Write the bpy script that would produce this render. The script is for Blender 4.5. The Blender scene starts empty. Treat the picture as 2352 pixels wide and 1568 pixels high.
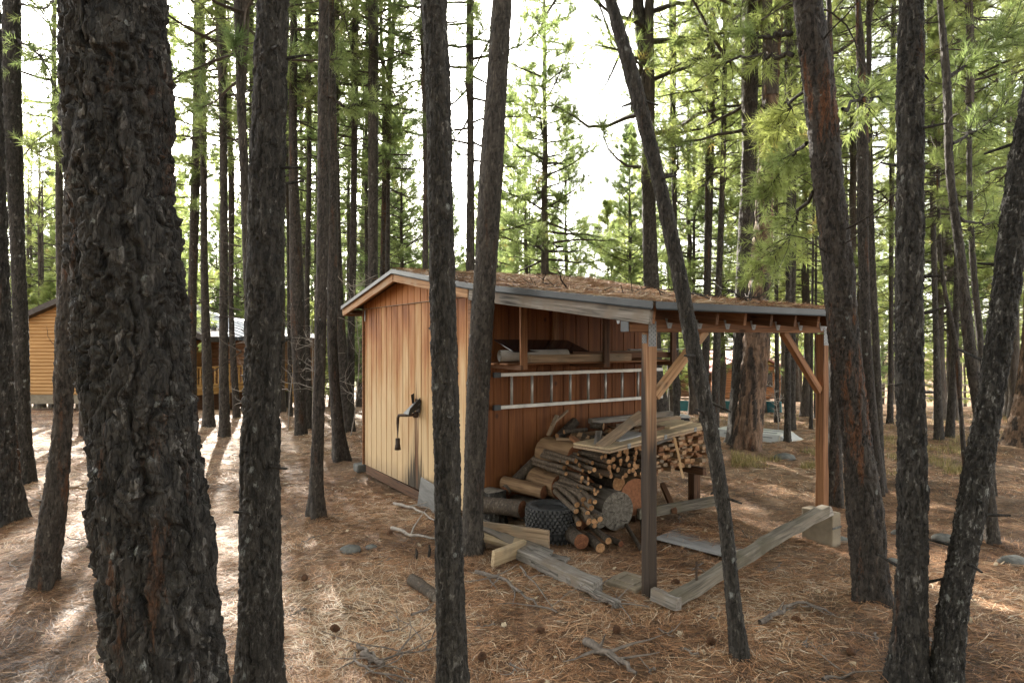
import bpy, math, random
import numpy as np
from mathutils import Vector, Matrix

random.seed(7)
RNG = np.random.default_rng(7)
scene = bpy.context.scene
COL = scene.collection
R_ = math.radians
EYE = 2.0          # camera height
F = 1437.0         # focal length in units of a 2352 wide picture
CX, CY = 1176.0, 784.0

# ------------------------------------------------------------------ noise
def _h(ix, iy, iz, seed):
    with np.errstate(over='ignore'):
        a = (ix.astype(np.int64) * 374761393 + iy.astype(np.int64) * 668265263 +
             iz.astype(np.int64) * 2147483647 + seed * 1274126177) & 0xFFFFFFFF
        a = ((a ^ (a >> 13)) * 1274126177) & 0xFFFFFFFF
        a = ((a ^ (a >> 16)) * 2246822519) & 0xFFFFFFFF
        a = (a ^ (a >> 15))
    return (a & 0xFFFFFF).astype(np.float64) / 16777215.0

def vnoise(p, seed=0):
    i = np.floor(p).astype(np.int64); f = p - i
    u = f * f * (3 - 2 * f)
    r = 0
    for dx in (0, 1):
        for dy in (0, 1):
            for dz in (0, 1):
                w = (u[:, 0] if dx else 1 - u[:, 0]) * (u[:, 1] if dy else 1 - u[:, 1]) * (u[:, 2] if dz else 1 - u[:, 2])
                r = r + w * _h(i[:, 0] + dx, i[:, 1] + dy, i[:, 2] + dz, seed)
    return r

def fbm(p, o=3, seed=0):
    r = 0; a = .5
    for k in range(o):
        r = r + a * vnoise(p * 2 ** k, seed + k); a *= .5
    return r

def worley(p, seed=0):
    i = np.floor(p).astype(np.int64)
    n = len(p)
    f1 = np.full(n, 9.); f2 = np.full(n, 9.); cid = np.zeros(n); off = np.zeros((n, 3))
    for dx in (-1, 0, 1):
        for dy in (-1, 0, 1):
            for dz in (-1, 0, 1):
                a, b, c = i[:, 0] + dx, i[:, 1] + dy, i[:, 2] + dz
                q = np.stack([a + _h(a, b, c, seed), b + _h(a, b, c, seed + 1), c + _h(a, b, c, seed + 2)], 1)
                d = p - q
                r = np.sqrt((d * d).sum(1))
                near = r < f1
                f2 = np.where(near, f1, np.minimum(f2, r))
                off = np.where(near[:, None], d, off)
                cid = np.where(near, _h(a, b, c, seed + 3), cid)
                f1 = np.where(near, r, f1)
    return f1, f2, cid, off

def sstep(a, b, x):
    t = np.clip((x - a) / (b - a), 0, 1)
    return t * t * (3 - 2 * t)

# ------------------------------------------------------------------ terrain
def gz(x, y):
    x = np.asarray(x, float); y = np.asarray(y, float)
    s = 2.5
    drop = -.092 * s * np.log1p(np.exp(np.clip((y - 18) / s, -40, 40)))
    drop = np.maximum(drop, -3.6 - .3 * np.tanh((-drop - 3.6) / 2))
    und = .035 * np.sin(x * .9 + 1.3) * np.cos(y * .7) + .02 * np.sin(x * 2.1 + y * 1.7)
    near = np.exp(-((x - 1.2) ** 2 + (y - 5.8) ** 2) / 8)
    dip = -.10 * np.exp(-((x + 1.6) ** 2 + (y - 8.9) ** 2) / 2.2)
    rise = .35 * sstep(5, 14, x) * sstep(9, 3, y)
    far = .5 * np.sin(x * .11 + .7) * sstep(22, 45, y)
    return drop + und * (1 - .8 * near) + dip + rise * .3 + far

def P(px, py, Y):
    return np.array([(px - CX) / F * Y, Y, EYE - (py - CY) / F * Y])

def G(px, py, dz=0.0):
    """the ground point seen at a place of the photograph"""
    Y = F * EYE / (py - CY)
    for _ in range(6):
        X = (px - CX) / F * Y
        Y = F * (EYE - float(gz(X, Y)) - dz) / (py - CY)
    return np.array([(px - CX) / F * Y, Y, float(gz((px - CX) / F * Y, Y)) + dz])

# ------------------------------------------------------------------ scene objects
def tag(o, label=None, cat=None, group=None, kind=None):
    if label: o['label'] = label
    if cat: o['category'] = cat
    if group: o['group'] = group
    if kind: o['kind'] = kind
    return o

def empty(name, loc=(0, 0, 0), rz=0.0):
    o = bpy.data.objects.new(name, None)
    o.location = [float(c) for c in loc]; o.rotation_euler = (0, 0, rz)
    o.empty_display_size = .1
    COL.objects.link(o)
    return o

def mesh_np(name, v, faces, mats=None, parent=None, smooth=True, midx=None, attrs=None, data_only=False):
    """v (n,3); faces: list of arrays, each (m,k)"""
    me = bpy.data.meshes.new(name)
    faces = [f for f in faces if len(f)]
    v = np.ascontiguousarray(v, np.float32)
    me.vertices.add(len(v)); me.vertices.foreach_set('co', v.ravel())
    loops = np.concatenate([np.asarray(f, np.int32).ravel() for f in faces])
    tot = np.concatenate([np.full(len(f), np.asarray(f).shape[1], np.int32) for f in faces])
    st = np.concatenate([[0], np.cumsum(tot)[:-1]]).astype(np.int32)
    me.loops.add(len(loops)); me.loops.foreach_set('vertex_index', loops)
    me.polygons.add(len(tot)); me.polygons.foreach_set('loop_start', st)
    try: me.polygons.foreach_set('loop_total', tot)
    except Exception: pass
    if mats:
        for m in mats: me.materials.append(m)
    if midx is not None: me.polygons.foreach_set('material_index', np.asarray(midx, np.int32))
    me.update(calc_edges=True)
    me.polygons.foreach_set('use_smooth', np.full(len(tot), bool(smooth)))
    if attrs:
        for k, a in attrs.items():
            at = me.attributes.new(k, 'FLOAT', 'POINT'); at.data.foreach_set('value', np.asarray(a, np.float32))
    me.update()
    if data_only: return me
    o = bpy.data.objects.new(name, me); COL.objects.link(o)
    if parent is not None: o.parent = parent
    return o

def inst(name, me, parent=None, loc=(0, 0, 0), rz=0., sc=(1, 1, 1)):
    o = bpy.data.objects.new(name, me); COL.objects.link(o)
    if parent is not None: o.parent = parent
    o.location = [float(c) for c in loc]; o.rotation_euler = (0, 0, rz); o.scale = sc
    return o

class MB:
    """collects boxes, tubes and prisms; build() links them as ONE mesh object"""
    def __init__(s): s.v = []; s.f = []; s.m = []; s.n = 0
    def add(s, v, f, m=0):
        v = np.asarray(v, float).reshape(-1, 3)
        for q in f: s.f.append([i + s.n for i in q]); s.m.append(m)
        s.v.append(v); s.n += len(v)
    def box(s, c, d, m=0, rot=None):
        d = np.asarray(d, float) / 2
        v = np.array([[x, y, z] for x in (-1, 1) for y in (-1, 1) for z in (-1, 1)], float) * d
        if rot is not None: v = v @ np.asarray(rot.to_3x3() if hasattr(rot, 'to_3x3') else rot, float).T
        s.add(v + np.asarray(c, float), [(0, 1, 3, 2), (4, 6, 7, 5), (0, 4, 5, 1), (2, 3, 7, 6), (0, 2, 6, 4), (1, 5, 7, 3)], m)
    def tube(s, pts, rad, n=6, m=0, caps=True, mcap=None):
        pts = np.asarray(pts, float); k = len(pts)
        rad = np.broadcast_to(np.asarray(rad, float), (k,))
        t = np.gradient(pts, axis=0); t /= np.linalg.norm(t, axis=1)[:, None] + 1e-9
        ref = np.array([0, 0, 1.]) if abs(t[:, 2]).mean() < .8 else np.array([1., 0, 0])
        u = np.cross(t, ref); u /= np.linalg.norm(u, axis=1)[:, None] + 1e-9
        w = np.cross(t, u)
        a = np.arange(n) * 2 * math.pi / n
        ring = pts[:, None] + rad[:, None, None] * (u[:, None] * np.cos(a)[None, :, None] + w[:, None] * np.sin(a)[None, :, None])
        f = []
        for i in range(k - 1):
            for j in range(n):
                f.append((i * n + j, i * n + (j + 1) % n, (i + 1) * n + (j + 1) % n, (i + 1) * n + j))
        s.add(ring.reshape(-1, 3), f, m)
        if caps:
            b = s.n - k * n
            s.f.append([b + j for j in range(n)][::-1]); s.m.append(m if mcap is None else mcap)
            s.f.append([b + (k - 1) * n + j for j in range(n)]); s.m.append(m if mcap is None else mcap)
    def prism(s, poly, d, m=0):
        """poly: 3D points of a flat outline, pushed by vector d"""
        p = np.asarray(poly, float); k = len(p); q = p + np.asarray(d, float)
        f = [list(range(k))[::-1], [k + i for i in range(k)]] + [(i, (i + 1) % k, k + (i + 1) % k, k + i) for i in range(k)]
        s.add(np.vstack([p, q]), f, m)
    def build(s, name, mats, parent=None, smooth=False, data_only=False):
        me = bpy.data.meshes.new(name)
        me.from_pydata(np.vstack(s.v).tolist(), [], s.f)
        for m in (mats if isinstance(mats, (list, tuple)) else [mats]): me.materials.append(m)
        me.polygons.foreach_set('material_index', s.m)
        me.polygons.foreach_set('use_smooth', [bool(smooth)] * len(s.f))
        me.update()
        if data_only: return me
        o = bpy.data.objects.new(name, me); COL.objects.link(o)
        if parent is not None: o.parent = parent
        return o

def bevel(o, w=.004, seg=1):
    b = o.modifiers.new('edge', 'BEVEL'); b.width = w; b.segments = seg; b.limit_method = 'ANGLE'; b.angle_limit = R_(40)
    return o

def frame_from(p0, p1, up=(0, 0, 1)):
    p0 = Vector([float(c) for c in p0]); p1 = Vector([float(c) for c in p1])
    x = (p1 - p0); L = x.length; x.normalize()
    z = Vector(up); z = z - x * z.dot(x)
    if z.length < 1e-4: z = Vector((1, 0, 0)) - x * x.x
    z.normalize(); y = z.cross(x)
    M = Matrix((x, y, z)).transposed().to_4x4(); M.translation = (p0 + p1) / 2
    return M, L

def board(name, p0, p1, w, t, mat, parent=None, up=(0, 0, 1), rough=.0015, seg=1, wob=0., chew=0., bev=.003):
    """a length of sawn timber along its own X axis; w across, t thick"""
    M, L = frame_from(p0, p1, up)
    n = max(1, seg)
    xs = np.linspace(-L / 2, L / 2, n + 1)
    v = []
    rr = np.random.default_rng(abs(hash((round(float(p0[0]), 3), round(float(p1[1]), 3), n))) % 2 ** 31)
    oy = np.cumsum(rr.normal(0, 1, n + 1)) * wob; oz = np.cumsum(rr.normal(0, 1, n + 1)) * wob
    oy -= np.linspace(oy[0], oy[-1], n + 1); oz -= np.linspace(oz[0], oz[-1], n + 1)
    for i, x in enumerate(xs):
        for sy, sz in ((-1, -1), (1, -1), (1, 1), (-1, 1)):
            e = rr.normal(0, 1, 3) * rough
            ex = e[0] + (rr.uniform(-chew, chew) if i in (0, n) else 0)
            v.append((x + ex, sy * w / 2 + e[1] + oy[i], sz * t / 2 + e[2] + oz[i]))
    f = []
    for i in range(n):
        for j in range(4):
            f.append((i * 4 + j, i * 4 + (j + 1) % 4, i * 4 + 4 + (j + 1) % 4, i * 4 + 4 + j))
    f.append((3, 2, 1, 0)); f.append((n * 4, n * 4 + 1, n * 4 + 2, n * 4 + 3))
    me = bpy.data.meshes.new(name); me.from_pydata(v, [], f); me.materials.append(mat); me.update()
    o = bpy.data.objects.new(name, me); COL.objects.link(o)
    if parent is not None: o.parent = parent
    o.matrix_basis = M
    if bev: bevel(o, bev)
    return o

def log_obj(name, p0, p1, r0, r1, m_bark, m_end, seed=0, n=18, rings=9, lump=.06, parent=None, bend=0., split=0):
    M, L = frame_from(p0, p1)
    xs = np.linspace(-L / 2, L / 2, rings)
    a = np.arange(n) * 2 * math.pi / n
    X, A = np.meshgrid(xs, a, indexing='ij')
    rad = np.interp(xs, [-L / 2, L / 2], [r0, r1])[:, None] * np.ones_like(A)
    q = np.stack([X.ravel() * 2.5 / max(r0, .02) * .3, np.cos(A).ravel() * 1.1, np.sin(A).ravel() * 1.1], 1) + seed * 7.3
    rad = rad * (1 + lump * 2 * (fbm(q, 3, seed) - .45)).reshape(rad.shape)
    if split:
        hs = math.pi / split; rad = rad * 1.22 * math.cos(hs) / np.cos(((A + seed) % (2 * hs)) - hs)
    by = bend * (1 - (2 * X / L) ** 2)
    v = np.stack([X, np.cos(A) * rad + by, np.sin(A) * rad], -1).reshape(-1, 3)
    f = [(i * n + j, i * n + (j + 1) % n, (i + 1) * n + (j + 1) % n, (i + 1) * n + j) for i in range(rings - 1) for j in range(n)]
    mi = [0] * len(f)
    e0 = len(v); v = np.vstack([v, [[-L / 2, 0, 0], [L / 2, 0, 0]]])
    b = (rings - 1) * n
    # end faces use their own rim vertices so that the cut stays crisp
    rim0 = v[:n].copy(); rim1 = v[b:b + n].copy(); s0 = len(v); v = np.vstack([v, rim0, rim1])
    for j in range(n):
        f.append((e0, s0 + (j + 1) % n, s0 + j)); f.append((e0 + 1, s0 + n + j, s0 + n + (j + 1) % n)); mi += [1, 1]
    me = bpy.data.meshes.new(name); me.from_pydata(v.tolist(), [], f)
    me.materials.append(m_bark); me.materials.append(m_end)
    me.polygons.foreach_set('material_index', mi)
    me.polygons.foreach_set('use_smooth', [m == 0 for m in mi]); me.update()
    o = bpy.data.objects.new(name, me); COL.objects.link(o)
    if parent is not None: o.parent = parent
    o.matrix_basis = M
    return o

# ------------------------------------------------------------------ materials
class NT:
    def __init__(s, name):
        s.m = bpy.data.materials.new(name); s.m.use_nodes = True
        s.t = s.m.node_tree; s.b = s.t.nodes['Principled BSDF']; s.out = s.t.nodes['Material Output']
    def n(s, typ, ins=None, **props):
        k = s.t.nodes.new(typ)
        for a, b in props.items(): setattr(k, a, b)
        for a, b in (ins or {}).items(): s.set(k.inputs[a], b)
        return k
    def set(s, sock, val):
        if isinstance(val, bpy.types.NodeSocket): s.t.links.new(val, sock)
        elif isinstance(val, bpy.types.Node): s.t.links.new(val.outputs[0], sock)
        else:
            if isinstance(val, tuple) and len(val) == 3 and sock.type == 'RGBA': val = (*val, 1)
            sock.default_value = val
    def coord(s, scale=(1, 1, 1), out='Object', loc=(0, 0, 0), rot=(0, 0, 0)):
        c = s.n('ShaderNodeTexCoord')
        return s.n('ShaderNodeMapping', {'Vector': c.outputs[out], 'Scale': scale, 'Location': loc, 'Rotation': rot}).outputs[0]
    def pos(s, scale=(1, 1, 1)):
        c = s.n('ShaderNodeNewGeometry')
        return s.n('ShaderNodeMapping', {'Vector': c.outputs['Position'], 'Scale': scale}).outputs[0]
    def noise(s, vec, scale=1., detail=4., rough=.55, dist=0., out='Fac'):
        return s.n('ShaderNodeTexNoise', {'Vector': vec, 'Scale': scale, 'Detail': detail, 'Roughness': rough, 'Distortion': dist}).outputs[out]
    def vor(s, vec, scale=1., feature='F1', out='Distance', rnd=1.):
        return s.n('ShaderNodeTexVoronoi', {'Vector': vec, 'Scale': scale, 'Randomness': rnd}, feature=feature).outputs[out]
    def math(s, op, a, b=0., clamp=False):
        k = s.n('ShaderNodeMath', operation=op, use_clamp=clamp); s.set(k.inputs[0], a); s.set(k.inputs[1], b); return k.outputs[0]
    def ramp(s, fac, stops, mode='LINEAR'):
        k = s.n('ShaderNodeValToRGB'); e = k.color_ramp.elements; k.color_ramp.interpolation = mode
        while len(e) < len(stops): e.new(.5)
        for q, (p, c) in zip(e, stops):
            q.position = p; q.color = (c, c, c, 1) if not isinstance(c, (tuple, list)) else (*c[:3], 1)
        s.set(k.inputs['Fac'], fac)
        return k.outputs['Color']
    def mix(s, fac, a, b, typ='MIX'):
        k = s.n('ShaderNodeMix', data_type='RGBA', blend_type=typ)
        s.set(k.inputs[0], fac); s.set(k.inputs[6], a); s.set(k.inputs[7], b)
        return k.outputs[2]
    def sep(s, vec):
        return s.n('ShaderNodeSeparateXYZ', {'Vector': vec}).outputs
    def bump(s, h, dist=.01, strength=1.):
        k = s.n('ShaderNodeBump', {'Height': h, 'Distance': dist, 'Strength': strength}); s.set(s.b.inputs['Normal'], k.outputs[0]); return k
    def fin(s, col=None, rough=None, spec=None, metal=None):
        if col is not None: s.set(s.b.inputs['Base Color'], col)
        if rough is not None: s.set(s.b.inputs['Roughness'], rough)
        if spec is not None: s.set(s.b.inputs['Specular IOR Level'], spec)
        if metal is not None: s.set(s.b.inputs['Metallic'], metal)
        return s.m

def plain(name, col, rough=.6, metal=0., var=.25, scale=6., spec=.4, bump=0., bscale=80.):
    k = NT(name); c = k.coord()
    f = k.noise(c, scale, 5)
    a = tuple(x * (1 - var) for x in col); b = tuple(min(1, x * (1 + var)) for x in col)
    if bump: k.bump(k.noise(c, bscale, 4), bump)
    return k.fin(k.ramp(f, [(.3, a), (.7, b)]), rough, spec, metal)

def wood(name, lo, hi, rough=.75, grain=(1.5, 34, 34), streak=.5, bump=.0015, knots=True, wear=None):
    """sawn wood; the grain runs along the board's own X"""
    k = NT(name); oi = k.n('ShaderNodeObjectInfo')
    c0 = k.n('ShaderNodeTexCoord').outputs['Object']
    sh = k.n('ShaderNodeVectorMath', operation='SCALE'); k.set(sh.inputs[0], oi.outputs['Random']); 
    k.set(sh.inputs['Scale'], 40.)
    ad = k.n('ShaderNodeVectorMath', operation='ADD'); k.set(ad.inputs[0], c0); k.set(ad.inputs[1], sh.outputs[0])
    c = k.n('ShaderNodeMapping', {'Vector': ad.outputs[0], 'Scale': grain}).outputs[0]
    f1 = k.noise(c, 1., 6, .6, .6)
    f2 = k.noise(k.n('ShaderNodeMapping', {'Vector': ad.outputs[0], 'Scale': (grain[0] * 2.2, grain[1] * 3, grain[2] * 3)}).outputs[0], 1., 3)
    f = k.math('ADD', k.math('MULTIPLY', f1, .65), k.math('MULTIPLY', f2, .35))
    f = k.math('ADD', f, k.math('MULTIPLY', k.math('SUBTRACT', oi.outputs['Random'], .5), .16))
    mid = tuple((a + b) / 2 for a, b in zip(lo, hi))
    col = k.ramp(f, [(.36, tuple(x * .8 for x in lo)), (.5, mid), (.63, hi)])
    if knots:
        kn = k.vor(k.n('ShaderNodeMapping', {'Vector': ad.outputs[0], 'Scale': (2.2, 7, 7)}).outputs[0], 1.)
        col = k.mix(k.ramp(kn, [(.06, 1), (.13, 0)]), col, tuple(x * .45 for x in lo))
    if wear:
        col = k.mix(k.ramp(k.noise(ad.outputs[0], 3.2, 5), [(.48, 0), (.62, 1)]), col, wear)
    k.bump(f, bump)
    return k.fin(col, rough, .25)
# ------------------------------------------------------------------ bark
def bark(name, dark, mid, light, rust=None, rust_amt=0., lichen=0., sc=1., bump=.006, plates=None, base=0., flk=.22, vst=.28):
    k = NT(name)
    at = k.n('ShaderNodeAttribute', attribute_name='flake').outputs['Fac']
    at2 = k.n('ShaderNodeAttribute', attribute_name='plate').outputs['Fac']
    c = k.pos((1, 1, vst))
    wob = k.n('ShaderNodeTexNoise', {'Vector': c, 'Scale': 26. * sc, 'Detail': 3.}).outputs['Color']
    off = k.n('ShaderNodeVectorMath', operation='SCALE'); k.set(off.inputs[0], wob); k.set(off.inputs['Scale'], .045 / sc)
    add = k.n('ShaderNodeVectorMath', operation='ADD'); k.set(add.inputs[0], c); k.set(add.inputs[1], off.outputs[0])
    cw = add.outputs[0]
    fine = k.noise(c, 120 * sc, 5, .7)
    med = k.noise(c, 14 * sc, 4, .6)
    vc = k.n('ShaderNodeTexVoronoi', {'Vector': cw, 'Scale': 62. * sc})
    cell = k.sep(vc.outputs['Color'])[0]
    f = k.math('ADD', k.math('MULTIPLY', k.math('POWER', at, 2.), flk), k.math('MULTIPLY', k.math('POWER', cell, 2.2), .34))
    f = k.math('ADD', f, k.math('MULTIPLY', fine, .62))
    f = k.math('ADD', f, k.math('ADD', k.math('MULTIPLY', k.math('SUBTRACT', med, .5), .45), base - .04 + (.22 - flk) * .3))
    col = k.ramp(f, [(.24, dark), (.46, mid), (.64, tuple(x * 1.3 for x in mid)), (.96, light)])
    if rust:
        big = k.noise(k.pos((1, 1, .12)), 13 * sc, 3, .6)
        reg = k.noise(k.pos((1, 1, .5)), 1.9, 2)
        g = k.math('ADD', k.math('MULTIPLY', big, .62), k.math('MULTIPLY', reg, .38))
        g = k.math('ADD', g, k.math('MULTIPLY', k.math('SUBTRACT', fine, .5), .25))
        t0 = .70 - rust_amt * .30
        msk = k.ramp(g, [(t0, 0), (t0 + .09, 1)])
        rc = k.ramp(fine, [(.3, tuple(x * .35 for x in rust)), (.7, rust)])
        col = k.mix(k.math('MULTIPLY', msk, .8), col, rc)
    if plates:
        msk = k.ramp(k.math('ADD', k.math('MULTIPLY', at2, .45), k.math('MULTIPLY', med, .65)), [(.42, 0), (.62, 1)])
        pc = k.ramp(k.math('ADD', k.math('MULTIPLY', fine, .6), k.math('MULTIPLY', cell, .4)), [(.25, tuple(x * .4 for x in plates)), (.75, plates)])
        col = k.mix(k.math('MULTIPLY', msk, .85), col, pc)
    if lichen:
        v = k.n('ShaderNodeTexVoronoi', {'Vector': k.pos((1, 1, .8)), 'Scale': 17.})
        wb = k.math('ADD', v.outputs['Distance'], k.math('MULTIPLY', k.math('SUBTRACT', fine, .5), 1.3))
        cs = k.sep(v.outputs['Color'])
        keep = k.ramp(cs[1], [(.90 - lichen * .3, 0), (.92 - lichen * .3, 1)])
        size = k.math('MULTIPLY', k.math('POWER', cs[2], 2.), .30)
        spot = k.math('MULTIPLY', k.math('LESS_THAN', wb, size), keep)
        col = k.mix(k.math('MULTIPLY', spot, .8), col, k.ramp(fine, [(.35, (.09, .092, .085)), (.7, (.38, .39, .36))]))
    vb = k.vor(cw, 50 * sc, 'DISTANCE_TO_EDGE')
    h = k.math('ADD', k.math('MULTIPLY', k.ramp(vb, [(0, 0), (.10, 1)]), .55), k.math('MULTIPLY', fine, .8))
    h = k.math('ADD', h, k.math('MULTIPLY', cell, .5))
    k.bump(h, bump)
    return k.fin(col, .75, .22)

M = {}
M['bark_dark'] = bark('dark_flaky_bark', (.006, .0052, .0045), (.016, .0145, .0125), (.105, .10, .093), (.08, .032, .013), .2, .2)
M['bark_big'] = bark('old_flaky_bark', (.008, .007, .006), (.034, .030, .0255), (.21, .196, .178), (.10, .045, .021), .42, .2, sc=.8, bump=.010, flk=.26)
M['bark_lichen'] = bark('lichened_bark', (.009, .0078, .0062), (.034, .0295, .024), (.19, .176, .155), (.06, .026, .012), .15, .6, sc=1.2)
M['bark_silver'] = bark('silvery_curled_bark', (.008, .007, .006), (.030, .027, .023), (.20, .194, .18), (.06, .026, .012), .1, .4, sc=1.1, flk=.42)
M['bark_streak'] = bark('rust_streaked_bark', (.010, .008, .0065), (.036, .029, .023), (.12, .10, .083), (.17, .066, .025), .50, .08, sc=1.1)
M['bark_rust'] = bark('rusty_bark', (.012, .0098, .0078), (.042, .034, .027), (.15, .127, .105), (.12, .048, .018), .48, .08)
M['bark_plate'] = bark('orange_plated_bark', (.012, .009, .007), (.038, .027, .02), (.13, .10, .08), (.16, .075, .036), .4, 0., sc=.6, plates=(.22, .135, .085))
M['bark_mid'] = bark('grey_brown_bark', (.016, .013, .010), (.048, .040, .032), (.14, .12, .098), (.08, .036, .018), .26, .08, sc=.8, bump=.010)
M['bark_far'] = bark('far_bark', (.026, .020, .016), (.058, .046, .036), (.13, .108, .086), (.09, .042, .02), .3, 0., sc=.5, bump=.015, base=.16)

def needle_mat(name, a, b, tr, dry=(.16, .10, .035), dry_amt=.12):
    k = NT(name)
    oi = k.n('ShaderNodeObjectInfo')
    nz = k.noise(k.pos(), .55, 3)
    n2 = k.noise(k.pos(), 3.2, 2)
    f = k.math('ADD', k.math('MULTIPLY', nz, .6), k.math('MULTIPLY', n2, .4))
    f = k.math('ADD', f, k.math('MULTIPLY', k.math('SUBTRACT', oi.outputs['Random'], .5), .3))
    col = k.ramp(f, [(.32, a), (.66, b)])
    dm = k.ramp(k.noise(k.pos(), 1.7, 2), [(.70 - dry_amt * .3, 0), (.76 - dry_amt * .3, 1)])
    col = k.mix(k.math('MULTIPLY', dm, .6), col, dry)
    k.fin(col, .5, .35)
    t = k.n('ShaderNodeBsdfTranslucent', {'Color': k.mix(1., col, tr, 'MULTIPLY')})
    ms = k.n('ShaderNodeMixShader', {0: .62, 1: k.b.outputs[0], 2: t.outputs[0]})
    k.set(k.out.inputs['Surface'], ms.outputs[0])
    return k.m
M['needles'] = needle_mat('pine_needles', (.054, .076, .034), (.122, .142, .058), (3.3, 3.35, 2.7))
M['needles_bright'] = needle_mat('sunlight_tinted_needles', (.074, .096, .038), (.158, .174, .064), (3.3, 3.35, 2.7), dry_amt=.16)  # sunlight put into a lighter, yellower copy of the needle colour

def tube_arrays(pts, rad, n):
    k = len(pts)
    t = np.gradient(pts, axis=0); t /= np.linalg.norm(t, axis=1)[:, None] + 1e-9
    ref = np.array([0, 0, 1.]) if abs(t[:, 2]).mean() < .8 else np.array([1., 0, 0])
    u = np.cross(t, ref); u /= np.linalg.norm(u, axis=1)[:, None] + 1e-9
    w = np.cross(t, u)
    a = np.arange(n) * 2 * math.pi / n
    ring = pts[:, None] + rad[:, None, None] * (u[:, None] * np.cos(a)[None, :, None] + w[:, None] * np.sin(a)[None, :, None])
    i, j = np.meshgrid(np.arange(k - 1), np.arange(n), indexing='ij')
    q = np.stack([i * n + j, i * n + (j + 1) % n, (i + 1) * n + (j + 1) % n, (i + 1) * n + j], -1).reshape(-1, 4)
    return ring.reshape(-1, 3), q

class Tubes:
    def __init__(s): s.v = []; s.q = []; s.n = 0
    def add(s, pts, rad, n=4):
        v, q = tube_arrays(np.asarray(pts, float), np.asarray(rad, float), n)
        s.v.append(v); s.q.append(q + s.n); s.n += len(v)

def needle_tris(rg, pos, dr, n, ln, wd, spread=(.35, 1.25), droop=.0):
    m = len(pos)
    pos = np.repeat(pos, n, 0); d = np.repeat(dr, n, 0)
    r = rg.normal(size=d.shape); r -= (r * d).sum(1)[:, None] * d; r /= np.linalg.norm(r, axis=1)[:, None] + 1e-9
    th = rg.uniform(*spread, size=(len(d), 1))
    nd = d * np.cos(th) + r * np.sin(th); nd[:, 2] -= droop; nd /= np.linalg.norm(nd, axis=1)[:, None]
    L = ln * rg.uniform(.7, 1.15, size=(len(d), 1))
    base = pos + d * rg.uniform(-.06, .05, size=(len(d), 1))
    s = np.cross(nd, rg.normal(size=d.shape)); s /= np.linalg.norm(s, axis=1)[:, None] + 1e-9
    v = np.stack([base - s * wd / 2, base + s * wd / 2, base + nd * L], 1).reshape(-1, 3)
    return v, np.arange(len(v)).reshape(-1, 3)

def crown_data(seed, H, R, prof, nb, tpb, nn=22, ln=.17, wd=.010, gnarl=.12, rise=(-.15, .55), dead=0, trunk_r=.05, name='crown', mat='needles', limb_r=.018, side=None):
    """a crown (limbs and needle tufts) standing on z = 0"""
    rg = np.random.default_rng(seed)
    T = Tubes(); tp = []; td = []
    # leader
    zz = np.linspace(0, H, 12); wob = np.cumsum(rg.normal(0, .02, (12, 2)), 0)
    wob[0] = 0
    T.add(np.column_stack([wob, zz]), np.linspace(trunk_r, .008, 12), 6)
    def limb(z0, az, L, el, r0, ntuft, bare=.3, depth=0):
        k = 7
        p = np.zeros((k, 3)); p[0] = [np.interp(z0, zz, wob[:, 0]), np.interp(z0, zz, wob[:, 1]), z0]
        a, e = az, el
        for i in range(1, k):
            a += rg.normal(0, gnarl); e += rg.normal(.03, gnarl * .8)
            st = L / (k - 1)
            p[i] = p[i - 1] + st * np.array([math.cos(a) * math.cos(e), math.sin(a) * math.cos(e), math.sin(e)])
        T.add(p, np.linspace(r0, r0 * .25, k), 4)
        if ntuft <= 0: return
        for _ in range(ntuft):
            f = rg.uniform(bare, 1.0); q = f * (k - 1); i = min(int(q), k - 2)
            b = p[i] + (p[i + 1] - p[i]) * (q - i)
            t = p[i + 1] - p[i]; t /= np.linalg.norm(t)
            s = rg.normal(size=3) * np.array([1, 1, .6]); s -= s.dot(t) * t; s /= np.linalg.norm(s)
            d = t * rg.uniform(.3, 1.) + s * rg.uniform(.5, 1.); d[2] += .25; d /= np.linalg.norm(d)
            tl = L * rg.uniform(.08, .26) * (1.15 - .5 * f)
            e1 = b + d * tl * .5 + rg.normal(0, .02, 3); e2 = b + d * tl + np.array([0, 0, .03])
            T.add(np.array([b, e1, e2]), np.array([.0055, .004, .003]), 3)
            tp.append(e2); td.append(d)
            if rg.random() < .75: tp.append(e1); td.append(d)
        tp.append(p[-1]); t = p[-1] - p[-2]; td.append(t / np.linalg.norm(t))
    az = rg.uniform(0, 6.3)
    for i in range(nb):
        f = (i + rg.uniform(0, 1)) / nb
        az += 2.4 + rg.normal(0, .5)
        a = az if side is None else side + rg.normal(0, .8)
        L = R * np.interp(f, *prof) * rg.uniform(.55, 1.2)
        el = rise[0] + (rise[1] - rise[0]) * f + rg.normal(0, .12)
        limb(f * H * .97, a, L, el, limb_r * (.5 + L / R), int(tpb * rg.uniform(.6, 1.3) * (.4 + .6 * L / R)))
    for i in range(dead):
        limb(rg.uniform(-.45, .35) * H, rg.uniform(0, 6.3), R * rg.uniform(.2, .7), rg.normal(.05, .25), .008, 0)
    nv, nf = needle_tris(rg, np.array(tp), np.array(td), nn, ln, wd)
    v = np.vstack(T.v + [nv]); q = np.vstack(T.q)
    midx = np.concatenate([np.zeros(len(q), int), np.ones(len(nf), int)])
    return mesh_np(name, v, [q, nf + T.n], [M['bark_far'], M[mat]], smooth=False, midx=midx, data_only=True)

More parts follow.
